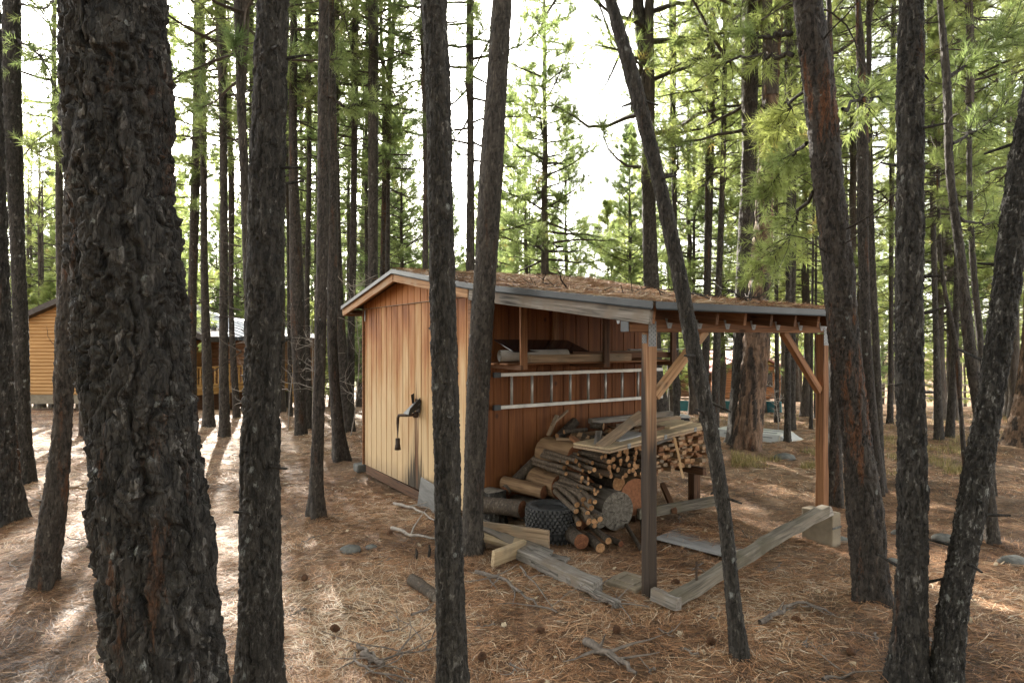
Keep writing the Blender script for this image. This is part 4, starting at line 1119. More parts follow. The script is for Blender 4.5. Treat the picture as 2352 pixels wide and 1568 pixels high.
o = log_obj('log', G(946, 1330, .04), G(1004, 1372, .03), .05, .045, M['log_bark'], M['end_grey'], 77, lump=.16); tag(o, 'silvery flaky log chunk lying behind the middle dark trunk', 'log')
o = log_obj('log', G(832, 1500, .02), G(880, 1524, .02), .022, .018, M['twig'], M['end_grey'], 78); tag(o, 'grey stub of branch lying in the open needles', 'log')
o = board('wood_chip', G(800, 1356, .02), G(816, 1346, .02), .03, .012, M['lumber_new']); tag(o, 'pale wood chip on the needles between the two front trunks', 'wood chip')
for lab, px, py, h in (('broken dark stub poking up beside the middle dark trunk', 985, 1278, .11), ('small dark stub poking out of open needles', 955, 1282, .09)):
    g = G(px, py); mb = MB(); mb.tube([g, g + [.01, 0, h * .6], g + [.0, .01, h]], [.017, .015, .006], 6); tag(mb.build('branch_stub', M['bark_rust']), lab, 'stub')
# pine cones
def cone_mesh():
    mb = MB()
    for r in range(9):
        z = r / 8; rr = .021 * math.sin(math.pi * (.16 + .78 * z)) 
        for i in range(9):
            q = (i + r * .5) * 2 * math.pi / 9
            rot = Matrix.Rotation(q, 3, 'Z') @ Matrix.Rotation(-.6, 3, 'Y')
            mb.box((math.cos(q) * rr, math.sin(q) * rr, .06 * z), (.014, .012, .004), 0, rot)
    return mb.build('pine_cone', M['lumber_dark'], data_only=True)
cm = cone_mesh()
for i, (x, y) in enumerate([(1010, 1420), (1230, 1450), (700, 1330), (1640, 1470), (1820, 1420), (890, 1225), (600, 1290), (1420, 1440), (2080, 1480), (340, 1060), (1560, 1335), (1110, 1500), (760, 1440), (1960, 1500)]):
    o = inst('pine_cone', cm, None, G(x, y, .018), i * 1.3); o.rotation_euler = (1.4, .3 * i, i * 1.7)
    tag(o, 'small dark pine cone lying on the needles', 'pine cone', 'pine cones on the needles')
# ------------------------------------------------------------------ cabins and far things
def logwall_mat(name, lo, hi):
    k = NT(name); c = k.n('ShaderNodeTexCoord').outputs['Object']
    f = k.noise(k.n('ShaderNodeMapping', {'Vector': c, 'Scale': (1.2, 1.2, 14)}).outputs[0], 1., 5, .6)
    return k.fin(k.ramp(f, [(.3, lo), (.7, hi)]), .6, .3)
M['log_tan'] = logwall_mat('tan_log_siding', (.29, .15, .052), (.43, .245, .095))
M['log_brown'] = logwall_mat('brown_log_siding', (.15, .072, .035), (.26, .135, .07))
M['log_red'] = logwall_mat('red_log_siding', (.26, .10, .038), (.40, .185, .08))
M['deck_yellow'] = wood('yellow_deck_wood', (.38, .20, .06), (.55, .33, .12), knots=False)

def logwall(name, x0, x1, z0, ztop, y, pitch, mat, parent, normal=-1):
    """half-round log courses; ztop(x) clips the wall under a sloping roof"""
    nseg = 26; xs = np.linspace(x0, x1, nseg + 1); mb = MB()
    zmax = max(ztop(x) for x in xs); n = int(math.ceil((zmax - z0) / pitch))
    sub = 5; v = []; rows = n * sub + 1
    for r in range(rows):
        q = r / sub; fr = q - math.floor(q); b = math.sqrt(max(0, 1 - (2 * fr - 1) ** 2)) * pitch * .32
        for x in xs: v.append((x, y + normal * b, min(z0 + q * pitch, ztop(x))))
    f = [(r * (nseg + 1) + i, r * (nseg + 1) + i + 1, (r + 1) * (nseg + 1) + i + 1, (r + 1) * (nseg + 1) + i) for r in range(rows - 1) for i in range(nseg)]
    mb.add(v, f); return mb.build(name, mat, parent, smooth=False)

# tan cabin
g0 = -.02
cab = empty('log_cabin', (-14.7, 22, g0)); tag(cab, 'tan log-sided cabin with dark roof seen between the two flaky stems', 'cabin')
rz = lambda x: 3.98 - g0 - .44 * abs(x)
logwall('wall', -3.5, 3.0, .15, lambda x: rz(x) - .12, 0, .125, M['log_tan'], cab)
mb = MB(); mb.box((-.25, 2.6, 1.3), (6.3, 5.0, 2.4)); mb.build('cabin_body', M['log_tan'], cab)
mb = MB(); mb.box((-.25, .06, .0), (6.5, .1, .34)); mb.build('foundation', M['concrete'], cab)
for s in (-1, 1):
    mb = MB(); mb.prism([(0, -.35, rz(0)), (s * 4.1, -.35, rz(4.1)), (s * 4.1, -.35, rz(4.1) - .2), (0, -.35, rz(0) - .2)], (0, 6.0, 0)); mb.build('roof', M['roof_dark'], cab)
wn = empty('window', (-.85, -.05, 1.02)); wn.parent = cab
mb = MB(); mb.box((.5, 0, .5), (.9, .05, .95)); mb.build('pane', M['dark_void'], wn)
mb = MB()
for c, d in (((.0, -.02, .5), (.09, .07, 1.18)), ((1., -.02, .5), (.09, .07, 1.18)), ((.5, -.02, 1.05), (.91, .068, .09)), ((.5, -.02, -.05), (.91, .068, .09))): mb.box(c, d)
mb.build('frame', M['log_tan'], wn)

# brown cabin with metal roof
cab = empty('log_cabin', (-10.8, 24, -.06)); tag(cab, 'dark brown cabin with grey metal roof and yellow deck railing', 'cabin')
logwall('wall', -3.6, 2.1, .3, lambda x: 2.25, 0, .15, M['log_brown'], cab)
mb = MB(); mb.box((-.75, 2.6, 1.2), (5.6, 5.0, 2.1)); mb.build('cabin_body', M['log_brown'], cab)
mb = MB()
e = [(-4.2, -.6, 2.22), (2.55, -.6, 2.22), (-2.3, 2.2, 3.38), (-5.6, 2.2, 3.38)]
nr = 20
for i in range(nr):   # standing-seam pans
    a, b = i / nr, (i + 1) / nr
    lo = lambda t: np.array(e[0]) * (1 - t) + np.array(e[1]) * t
    hi = lambda t: np.array(e[3]) * (1 - t) + np.array(e[2]) * t
    m_ = (a + b) / 2 + .2 / nr
    mb.add([lo(a), lo(m_), hi(m_), hi(a)], [(0, 1, 2, 3)]); up = np.array([0, -.01, .03])
    mb.add([lo(m_), lo(m_) + up, hi(m_) + up, hi(m_)], [(0, 1, 2, 3)]); mb.add([lo(m_) + up, lo(b), hi(b), hi(m_) + up], [(0, 1, 2, 3)])
mb.add([e[1], (2.55, 5.4, 2.22), e[2]], [(0, 1, 2)]); mb.add([e[2], (2.55, 5.4, 2.22), (-5.6, 5.4, 2.22), e[3]], [(0, 1, 2, 3)])
mb.build('roof', M['roof_metal'], cab)
mb = MB(); mb.box((-.85, -.62, 2.17), (6.8, .05, .14)); mb.build('fascia', M['drip'], cab)
mb = MB(); mb.box((-1.6, -.03, 1.25), (.5, .06, 1.7)); mb.build('door', M['dark_void'], cab)
mb = MB()
for r in range(8):
    q = r / 7 * math.pi / 2; rr = .19 * math.sin(q) if r else .001
mb.tube([(-.62, -.2, 2.60), (-.62, -.28, 2.61), (-.62, -.31, 2.61)], [.19, .16, .03], 20); mb.tube([(-.62, -.2, 2.6), (-.62, .2, 2.5)], .02, 6); mb.build('satellite_dish', M['dark_void'], cab)
rl = np.array([P(430, 845, 21), P(676, 823, 24.5)]) - np.array(cab.location)
dv = rl[1] - rl[0]; DL = np.linalg.norm(dv[:2]); an = math.atan2(dv[1], dv[0])
dk = empty('deck', rl[0] - [0, 0, .75], an); dk.parent = cab
mb = MB(); mb.box((DL / 2, 0, .75), (DL, .07, .05)); mb.box((DL / 2, 0, .14), (DL, .06, .05))
for i in range(int(DL / .13)): mb.box((.07 + i * .13, 0, .445), (.038, .034, .56))
mb.build('railing', M['deck_yellow'], dk)
mb = MB(); mb.box((DL / 2, .9, .0), (DL, 1.9, .06)); mb.box((DL / 2, -.04, -.08), (DL, .05, .2)); mb.build('deck_floor', M['deck_yellow'], dk)
for i in range(4):
    mb = MB(); mb.box((.1 + i * (DL - .2) / 3, -.02, .05), (.1, .1, 1.6)); mb.build('deck_post', M['deck_yellow'], dk)
mb = MB(); mb.box((DL / 2, 1.2, -.45), (DL, 1., .7)); mb.build('under_deck_shade', M['lumber_dark'], dk)  # dark box stands in for the shade of the open space below the deck

# red cabin down the slope
zb = float(gz(14.6, 39))
cab = empty('log_cabin', (14.9, 39, zb)); tag(cab, 'red-stained log cabin with pinkish metal roof beyond the orange-plated pine', 'cabin')
zr = 1.45 - zb
rz2 = lambda x: zr - .52 * abs(x)
logwall('wall', -2.0, 2.0, .1, lambda x: rz2(x) - .1, 0, .15, M['log_red'], cab)
mb = MB(); mb.box((0, 3.6, 1.1), (3.9, 7.1, 2.1)); mb.build('cabin_body', M['log_red'], cab)
for s in (-1, 1):
    mb = MB(); mb.prism([(0, -.4, rz2(0)), (s * 2.5, -.4, rz2(2.5)), (s * 2.5, -.4, rz2(2.5) - .1), (0, -.4, rz2(0) - .1)], (0, 8.2, 0)); mb.build('roof', M['roof_red'], cab)
logwall('lean_to_wall', -6.4, -2.0, .05, lambda x: 2.0, 1.6, .15, M['log_brown'], cab)
mb = MB(); mb.box((-4.4, -.4, 0), (1, 1, 1)) 
mb = MB(); mb.prism([(-6.6, 1.2, 2.0), (-2.0, 1.2, 2.0), (-2.0, 4.5, 2.7), (-6.6, 4.5, 2.7)], (0, 0, .06)); mb.build('lean_to_roof', M['roof_red'], cab)
mb = MB(); mb.box((.9, -.08, 1.25), (.8, .06, .9)); mb.build('window', M['dark_void'], cab)

a, b = P(1548, 938, 22.3), P(1795, 950, 19.6)
a[2] = gz(a[0], a[1]); b[2] = gz(b[0], b[1])
o = board('low_wall', a + [0, 0, .14], b + [0, 0, .14], .08, .40, M['teal_paint'], None, seg=10, wob=.004); tag(o, 'low teal painted wall crossing behind the old pines below the red cabin', 'wall')

# overturned flat-bottomed boat
g = G(1790, 1012)
bt = empty('rowing_boat', g + [-.10, .45, -.02], -.75); bt.scale = (1, 1, .5); tag(bt, 'pale flat-bottomed boat lying upside down beside the orange-plated pine', 'boat')
mb = MB()
prof = [(-1.0, .30, .26), (-.8, .37, .30), (-.2, .40, .30), (.40, .37, .30), (.42, .36, .285), (.62, .34, .02)]
v = []
for x, w, h in prof:
    v += [(x, -w - .10, .0), (x, -w - .02, h * .7), (x, -w, h), (x, w, h), (x, w + .02, h * .7), (x, w + .10, .0)]
f = []
for i in range(len(prof) - 1):
    for j in range(5): f.append((i * 6 + j, (i + 1) * 6 + j, (i + 1) * 6 + j + 1, i * 6 + j + 1))
mb.add(v, f); mb.build('hull', M['white_paint'], bt)
mb = MB(); mb.prism([(.425, -.45, .0), (.425, -.36, .285), (.425, .36, .285), (.425, .45, .0)], (.012, 0, 0)); mb.prism([(.43, -.44, .0), (.64, -.40, .0), (.63, .40, .0), (.43, .44, .0)], (0, 0, .02)); mb.build('transom', M['cream_paint'], bt)
mb = MB()
for y in (-.16, .16): mb.box((-.2, y, .31), (1.0, .03, .02))
for s in (-1, 1): mb.box((-.2, s * .43, .19), (1.0, .02, .03))
mb.build('keel_strip', M['galv'], bt)

# little trailer scraps between the stems
g = G(1590, 990)
tr = empty('utility_trailer', (g[0] - .05, g[1] + 1.5, float(gz(g[0], g[1] + 1.5)))); tr.scale = (.62, .62, .62); tag(tr, 'small white trailer frame with a red lamp half hidden behind the leaning pine', 'trailer')
mb = MB(); mb.box((0, 0, .38), (1.1, .9, .05)); mb.box((-.55, 0, .45), (.04, .9, .16)); mb.build('frame', M['white_paint'], tr)
mb = MB(); mb.box((.40, -.47, .40), (.14, .05, .09)); mb.build('tail_lamp', M['red_paint'], tr)
for x in (-.25, .35):
    mb = MB(); mb.tube([(x, -.50, .2), (x, -.40, .2)], .2, 18); mb.build('wheel', M['rubber'], tr)
mb = MB(); mb.prism([(.13, -.55, .36), (.20, -.55, .46), (.50, -.55, .46), (.57, -.55, .36)], (0, .2, 0)); mb.build('mudguard', M['white_paint'], tr)

# far pale rail fence on the right
a, b = P(2010, 925, 33), P(2400, 925, 31)
fn = empty('rail_fence', (a[0], a[1], float(gz(a[0], a[1])))); tag(fn, 'pale rail fence far off among the stems by the dry grass', 'fence')
n = 9
for i in range(n):
    q = a + (b - a) * i / (n - 1); zg = float(gz(q[0], q[1])) - fn.location[2]
    mb = MB(); mb.box((q[0] - a[0], q[1] - a[1], zg + .5), (.1, .1, 1.2)); mb.build('fence_post', M['twig_pale'], fn)
for h in (.35, .7, 1.05):
    mb = MB(); mb.tube([(0, 0, h), ((b - a)[0], (b - a)[1], h + float(gz(b[0], b[1])) - fn.location[2])], .035, 6); mb.build('fence_rail', M['twig_pale'], fn)

# bare saplings
def sapling(label, px, py, h, seed, n=16):
    rg = np.random.default_rng(seed); g = G(px, py); T = Tubes()
    k = 8; p = np.zeros((k, 3)); d = np.array([rg.normal(0, .1), rg.normal(0, .1), 1.])
    for i in range(1, k): d = d + rg.normal(0, .12, 3); d[2] = abs(d[2]); d /= np.linalg.norm(d); p[i] = p[i - 1] + d * h / (k - 1)
    T.add(p, np.linspace(.014, .004, k), 5)
    for _ in range(n):
        f = rg.uniform(.2, 1) * (k - 1.01); i = int(f); b = p[i] + (p[i + 1] - p[i]) * (f - i)
        a = rg.uniform(0, 6.3); d = np.array([math.cos(a), math.sin(a), rg.uniform(.1, .8)]); q = [b]; L = rg.uniform(.25, .8) * h * .35
        for _ in range(4): d = d + rg.normal(0, .25, 3); d /= np.linalg.norm(d); q.append(q[-1] + d * L / 4)
        T.add(np.array(q), np.linspace(.006, .0025, 5), 4)
        for _ in range(3):
            j = rg.integers(1, 5); d2 = rg.normal(size=3); d2 /= np.linalg.norm(d2); d2[2] = abs(d2[2])
            T.add(np.array([q[j], q[j] + d2 * L * .2, q[j] + d2 * L * .38 + rg.normal(0, .02, 3)]), np.array([.0035, .003, .002]), 3)
    o = mesh_np('bare_sapling', np.vstack(T.v), [np.vstack(T.q)], [M['twig_pale']], smooth=True); o.location = g
    return tag(o, label, 'sapling')
sapling('bare pale sapling between the thick front trunk and the slim ones by the shed', 662, 985, 3.0, 1)
sapling('bare twiggy sapling rising between the pair of trunks left standing close by the shed', 722, 1000, 2.6, 2)
sapling('bare white-twigged sapling right against the far corner of the tan wall', 806, 1000, 3.4, 3, 24)
sapling('low bare sapling among the trunks before the brown cabin', 560, 985, 2.2, 4)
sapling('thin bare sapling beside the stems in front of the deck railing', 622, 965, 2.8, 5)
sapling('bare crooked sapling beneath the lean-to beam beyond the rack', 1545, 985, 2.0, 6)
sapling('bare bush of pale twigs beside the teal wall', 1788, 985, 1.1, 7, 22)
sapling('bare sapling with pale twigs near the bent flaky pine', 2030, 975, 2.4, 8)

# ------------------------------------------------------------------ pines traced from the photograph
tp = traced_pine
tp('huge dark flaky-barked pine, thickest trunk of all', 2.7, [(-40, 136, 384), (0, 138, 384), (200, 150, 400), (400, 160, 410), (600, 170, 430), (785, 184, 446), (985, 207, 458), (1185, 218, 488), (1385, 240, 508), (1568, 262, 526), (1700, 268, 545), (1848, 262, 570)], 17, 9.5, 'tall_a', 'bark_big', 1, sc=1.0, amp=.031, detail=1.1, flare=.2)
tp('leaning dark pine whose stem slips behind the huge trunk', 4.95, [(0, 152, 188), (400, 150, 192), (600, 144, 192), (785, 125, 178), (985, 117, 166), (1185, 85, 150), (1365, 57, 125)], 14, 8.5, 'tall_b', 'bark_rust', 2, sc=.55, amp=.010)
tp('dark ridged pine cut off by the edge beside the pale pole', 6.8, [(0, -45, 6), (250, -42, 10), (500, -38, 17), (785, -40, 27), (985, -42, 36), (1100, -45, 46), (1205, -48, 58)], 16, 8.5, 'tall_c', 'bark_big', 3, sc=.8, amp=.018, flare=.35, twigs=6)
tp('grey flaky pine with a rusty scar near its foot by the pale pole', 8.55, [(0, 8, 52), (300, 9, 53), (600, 22, 57), (785, 27, 65), (985, 30, 72), (1120, 35, 84)], 15, 8, 'tall_a', 'bark_lichen', 4, sc=.6, amp=.010, twigs=8)
tp('thick straight dark pine standing before the brown cabin', 3.45, [(-30, 589, 660), (0, 588, 658), (200, 578, 655), (400, 572, 652), (785, 563, 646), (985, 557, 643), (1185, 553, 643), (1385, 552, 648), (1568, 550, 652), (1630, 545, 658)], 16, 9, 'tall_b', 'bark_lichen', 5, sc=.62, amp=.012, stubs=10)
tp('slim nearly black pine with its foot in open needles', 7.07, [(0, 732, 754), (200, 729, 755), (400, 729, 757), (600, 728, 754), (785, 724, 750), (985, 718, 745), (1130, 710, 743), (1190, 707, 746)], 14, 8, 'tall_a', 'bark_rust', 6, sc=.45, amp=.007, twigs=12)
tp('dark pine slanting right at its foot just behind the slim black one', 10.7, [(0, 748, 768), (400, 752, 774), (600, 752, 776), (785, 752, 776), (985, 762, 792), (1052, 764, 802)], 15, 7.5, 'tall_c', 'bark_rust', 7, sc=.5, amp=.008, twigs=12)
tp('dark speckled pine in front of the tan gable wall', 3.4, [(-30, 966, 1029), (0, 968, 1028), (200, 980, 1037), (400, 983, 1040), (600, 987, 1045), (785, 990, 1050), (985, 995, 1055), (1185, 997, 1060), (1385, 1000, 1067), (1568, 1004, 1076), (1645, 1003, 1084)], 15, 9, 'tall_b', 'bark_lichen', 8, sc=.42, amp=.008, stubs=2)
tp('grey-barked pine crossing the shed corner and leaning away from it', 5.9, [(0, 1130, 1176), (200, 1115, 1165), (400, 1100, 1156), (600, 1090, 1143), (785, 1076, 1131), (985, 1067, 1120), (1185, 1062, 1110), (1262, 1058, 1112)], 15, 8.5, 'tall_c', 'bark_mid', 9, sc=.42, amp=.007)
tp('thin steeply leaning dark pine crossing the lean-to roof', 3.92, [(0, 1389, 1417), (200, 1442, 1479), (400, 1494, 1529), (600, 1537, 1574), (784, 1572, 1610), (985, 1614, 1652), (1185, 1647, 1682), (1385, 1667, 1704), (1517, 1679, 1723)], 11, 8, 'tall_b', 'bark_lichen', 10, sc=.36, amp=.006, cs=.7, stubs=11)
tp('leaning dark pine with rusty streaks beside the far orange post', 4.74, [(0, 1818, 1886), (200, 1842, 1918), (400, 1863, 1936), (600, 1886, 1961), (784, 1903, 1978), (985, 1933, 2003), (1185, 1946, 2036), (1300, 1955, 2043), (1390, 1960, 2052)], 16, 7.5, 'open_b', 'bark_streak', 11, sc=.62, amp=.013, twigs=10, tw_len=.9)
tp('slim pine hidden behind the rusty leaning one by the concrete block', 7.5, [(0, 1898, 1910), (400, 1900, 1922), (785, 1903, 1935), (1000, 1903, 1937), (1165, 1902, 1940)], 13, 7, 'tall_a', 'bark_rust', 12, sc=.45, amp=.007, twigs=10)
tp('thin pine with a reddish foot just past the rusty leaning one', 8.2, [(0, 1962, 1974), (150, 1966, 1988), (600, 1973, 1998), (785, 1980, 2003), (985, 1992, 2018), (1135, 2000, 2036)], 13, 6.5, 'open_a', 'bark_streak', 13, sc=.45, amp=.007, twigs=12, cs=.8)
tp('thin straight pine pressed behind the reddish-footed one', 8.9, [(0, 1988, 1998), (600, 1995, 2013), (785, 2004, 2021), (985, 2010, 2028), (1110, 2006, 2030)], 13, 6.5, 'tall_c', 'bark_mid', 14, sc=.45, amp=.006, twigs=10)
tp('straight dark flaky pine next to the bent one at the edge', 3.6, [(0, 2071, 2128), (200, 2063, 2126), (400, 2061, 2124), (600, 2056, 2121), (784, 2052, 2117), (985, 2056, 2123), (1185, 2056, 2127), (1385, 2051, 2126), (1568, 2033, 2128), (1590, 2030, 2132)], 15, 8.5, 'open_a', 'bark_big', 15, sc=.5, amp=.011, stubs=11, cs=.8)
tp('bent pine covered in silvery curled flakes', 3.5, [(0, 2420, 2486), (190, 2352, 2420), (400, 2308, 2378), (600, 2278, 2348), (784, 2255, 2322), (985, 2223, 2288), (1085, 2203, 2275), (1185, 2188, 2258), (1385, 2153, 2223), (1568, 2133, 2210), (1605, 2128, 2212)], 13, 8, 'open_b', 'bark_silver', 16, sc=.42, amp=.012, stubs=9, cs=.8)
tp('slim dark pine leaning across behind the bent flaky one', 6.1, [(0, 2151, 2166), (200, 2166, 2188), (400, 2175, 2196), (600, 2198, 2223), (784, 2212, 2243), (1000, 2240, 2270), (1255, 2258, 2296)], 13, 6.5, 'open_a', 'bark_mid', 17, sc=.42, amp=.007, twigs=14, cs=.8)
tp('very slim upright pine behind the leaning slim one', 7.9, [(0, 2226, 2236), (600, 2224, 2240), (784, 2240, 2258), (1000, 2262, 2280), (1147, 2276, 2293)], 12, 5, 'open_b', 'bark_mid', 18, sc=.42, amp=.006, twigs=14, cs=.8)
tp('thin crooked pine stem seen beside the bent flaky one', 8.6, [(430, 2150, 2157), (650, 2160, 2170), (785, 2186, 2198), (950, 2200, 2212), (1060, 2210, 2222)], 6.6, 3.6, 'bush_a', 'bark_rust', 19, sc=.4, amp=.005, twigs=6, cs=.7)
tp('big flared pine by the dry grass at the edge', 11.7, [(0, 2362, 2400), (600, 2352, 2396), (784, 2345, 2392), (930, 2328, 2394), (1030, 2302, 2398)], 16, 4.5, 'open_a', 'bark_plate', 20, sc=1.0, amp=.015, flare=.3)
tp('straight pine standing alone on the sunlit slope', 12.7, [(0, 2128, 2140), (784, 2143, 2158), (1010, 2144, 2166)], 15, 6, 'open_b', 'bark_mid', 21, twigs=12, detail=1.6)
tp('pine leaning a little on the sunlit slope beside the straight one', 13.1, [(0, 2222, 2232), (600, 2190, 2204), (784, 2185, 2201), (1005, 2172, 2194)], 14, 6, 'tall_c', 'bark_mid', 22, twigs=12, detail=1.6)
tp('old grey pine with crooked limbs overlapping the orange-plated one', 12.1, [(0, 1709, 1742), (400, 1702, 1737), (680, 1688, 1728), (771, 1683, 1728), (900, 1676, 1726), (1030, 1664, 1726)], 17, 6.0, 'gnarl_a', 'bark_mid', 23, sc=.8, amp=.014, twigs=14, tw_len=1.4, detail=1.5)
tp('great orange-plated pine with deep bark furrows behind the lean-to', 11.5, [(0, 1766, 1802), (250, 1748, 1787), (500, 1732, 1776), (680, 1716, 1772), (771, 1706, 1769), (900, 1696, 1760), (1045, 1680, 1748)], 18, 6.5, 'gnarl_b', 'bark_plate', 24, sc=1.25, amp=.030, plated=True, detail=1.3)
tp('old grey pine with burls and crooked limbs behind the thin leaning one', 13.8, [(0, 1452, 1477), (200, 1474, 1501), (425, 1474, 1503), (665, 1479, 1514), (850, 1486, 1522), (992, 1500, 1545)], 17, 5.5, 'gnarl_a', 'bark_mid', 25, sc=.7, amp=.014, twigs=18, tw_len=1.6, detail=1.5, crz=2.2)
mids = [
 ('slim grey pine seen past the edge of the huge trunk', 17, [(0, 447, 465), (300, 440, 463), (700, 432, 453), (960, 430, 452)]),
 ('grey-brown pine before the brown cabin door', 15.4, [(0, 456, 468), (310, 459, 475), (600, 461, 478), (800, 464, 486), (970, 466, 492)]),
 ('straight brown pine before the deck railing', 13.6, [(0, 502, 519), (400, 504, 522), (785, 504, 525), (995, 504, 529)]),
 ('thin brown pine at the deck behind the straight brown one', 17.3, [(0, 512, 520), (150, 516, 524), (360, 523, 537), (700, 525, 537), (950, 535, 552)]),
 ('leaning grey pine passing behind the thick straight trunk', 9, [(0, 538, 557), (400, 550, 572), (700, 560, 585), (1000, 574, 602), (1103, 576, 610)]),
 ('thin pine against the brightest sky beside the thick straight trunk', 15, [(0, 571, 582), (300, 572, 583), (700, 574, 590), (970, 574, 592)]),
 ('straight brown pine on the other side of the thick dark trunk', 13.4, [(0, 667, 682), (400, 664, 686), (700, 665, 700), (999, 677, 704)]),
 ('slimmer brown pine between two others left of the slim black stem', 14.7, [(0, 705, 714), (400, 704, 715), (650, 700, 712), (980, 698, 717)]),
 ('very thin pine close behind the straight brown one', 18, [(0, 656, 664), (400, 657, 667), (940, 662, 672)]),
 ('dark pine close behind the slanting-footed one', 14, [(0, 768, 780), (200, 762, 778), (600, 765, 785), (800, 775, 797), (985, 787, 811)]),
 ('pine just clear of the shed eave', 14.2, [(0, 810, 822), (400, 806, 820), (600, 802, 819), (800, 798, 815), (985, 792, 813)]),
 ('stout pine rising behind the shed gable', 13, [(0, 847, 869), (400, 845, 869), (620, 845, 869), (1000, 842, 872)]),
 ('pine leaning over the shed ridge', 16, [(0, 902, 910), (260, 885, 897), (500, 875, 887), (950, 868, 884)]),
 ('thin pine beside the one leaning over the shed ridge', 15.3, [(0, 894, 900), (240, 889, 896), (600, 885, 896), (990, 884, 898)]),
 ('thin pine at the side of the stout one behind the gable', 18, [(0, 840, 846), (300, 838, 845), (900, 838, 848)]),
 ('pine half hidden behind the speckled trunk in front of the gable', 12.5, [(0, 965, 980), (400, 972, 984), (650, 970, 984), (1010, 968, 986)]),
 ('straight pine behind the shed between its two front trunks', 13, [(0, 1077, 1087), (400, 1072, 1089), (620, 1070, 1090), (1005, 1066, 1092)]),
 ('slim pine beyond the huge trunk by the tan cabin', 15.5, [(0, 140, 156), (225, 132, 150), (500, 126, 146), (750, 128, 149), (965, 128, 152)]),
 ('rusty pine peeping out beside the foot of the huge trunk', 13.3, [(0, 190, 206), (800, 182, 204), (1000, 180, 208)]),
 ('thin grey pine in the gap under the lean-to beam', 15.3, [(0, 1536, 1546), (300, 1540, 1552), (700, 1545, 1558), (977, 1545, 1563)]),
 ('thin reddish pine between the old grey one and the thin leaning one', 14.3, [(0, 1662, 1672), (500, 1650, 1664), (771, 1638, 1656), (985, 1630, 1651)]),
 ('grey pine mostly hidden by the thin leaning one', 15, [(0, 1630, 1642), (771, 1613, 1630), (985, 1606, 1626)]),
 ('thin pine behind the upturned boat', 12.3, [(0, 1810, 1820), (400, 1806, 1818), (771, 1804, 1818), (1018, 1801, 1817)]),
 ('slim pine close behind the thin one at the boat', 14.6, [(0, 1822, 1830), (771, 1816, 1827), (981, 1815, 1828)]),
 ('slim pine by the teal wall', 16.4, [(0, 1776, 1784), (771, 1779, 1789), (959, 1778, 1790)]),
 ('thin pine seen between the braces of the lean-to', 14.7, [(0, 1868, 1874), (771, 1862, 1869), (979, 1859, 1868)]),
 ('thin pine at the end of the low slope behind the far post', 17, [(0, 1880, 1887), (771, 1870, 1877), (955, 1868, 1877)]),
 ('dark stem beyond the straight flaky pine', 16, [(0, 2046, 2056), (784, 2040, 2052), (960, 2036, 2052)]),
]
ks = ['tall_a', 'tall_b', 'tall_c']
for i, (lab, Y, rows) in enumerate(mids):
    right = rows[0][1] > 1500
    tp(lab, Y, rows, 14 + (i * 7 % 5) * .7, (5.2 if right else 5.6) + (i * 5 % 4) * .55, ('open_a', 'open_b')[i % 2] if right and i % 3 else ks[i % 3], 'bark_mid' if i % 3 else 'bark_rust', 60 + i, sc=.55, amp=.009, detail=1.7, twigs=16, tw_len=.9, cs=.72 if right else .95)
# ------------------------------------------------------------------ pines of the wood behind
def bole(H, r, seed):
    rg = np.random.default_rng(seed); T = Tubes(); k = 14
    z = np.linspace(-.2, H, k); w = np.cumsum(rg.normal(0, .018, (k, 2)), 0); w[:2] = 0
    rad = r * (1 - .82 * np.clip(z / H, 0, 1)); rad[0] *= 1.5; rad[1] *= 1.0
    T.add(np.column_stack([w, z]), rad, 9)
    for _ in range(22):
        zz = rg.uniform(1.6, H * .8); a = rg.uniform(0, 6.3); L = rg.uniform(.2, 1.0); el = rg.normal(0, .25); q = [np.array([0, 0, zz])]
        for _ in range(4): a += rg.normal(0, .25); el += rg.normal(0, .2); q.append(q[-1] + L / 4 * np.array([math.cos(a) * math.cos(el), math.sin(a) * math.cos(el), math.sin(el)]))
        T.add(np.array(q), np.linspace(.010, .003, 5), 3)
    return mesh_np('trunk', np.vstack(T.v), [np.vstack(T.q)], [M['bark_far']], data_only=True)
KINDS = [  # crown, crown base, total height, stem radius, label
 ('tall_a', 6.0, 14, .12, 'tall slim pine with a bare lower stem standing in the wood behind'),
 ('tall_c', 5.0, 15, .15, 'tall pine with loose dark crown standing in the wood behind'),
 ('cone_a', 1.5, 11, .13, 'full pointed pine feathered nearly to the ground in the wood behind'),
 ('cone_b', 2.0, 12.5, .12, 'narrow pointed pine with open lower branches in the wood behind'),
 ('bush_a', .5, 5.5, .07, 'young bushy yellow-green pine in the wood behind'),
 ('bush_b', .8, 6.5, .06, 'young narrow yellow-green pine in the wood behind'),
 ('open_a', 3.2, 13, .16, 'broad yellow-green pine with wide limbs in the wood behind'),
 ('open_b', 4.0, 14, .14, 'yellow-green pine with thin wide limbs in the wood behind'),
]
BOLES = [bole(k[1] + .7 * (k[2] - k[1]), k[3], 300 + i) for i, k in enumerate(KINDS)]
def far_pine(kind, x, y, s=1., label=None, name='pine_tree', rz=None, wide=1.):
    c, cb, H, r, lab = KINDS[kind]
    t = empty(name, (x, y, float(gz(x, y))), random.uniform(0, 6.28) if rz is None else rz)
    t.scale = (s, s, s)
    if label: tag(t, label, 'pine tree')
    else: tag(t, lab, 'pine tree', lab.split(' in the')[0].split(' standing')[0] + 's behind')
    inst('trunk', BOLES[kind], t)
    h = CR_H[c.split('_')[0]]; q = (H - cb) / h
    inst('crown', CR[c], t, (0, 0, cb), sc=(q * wide, q * wide, q))
    return t
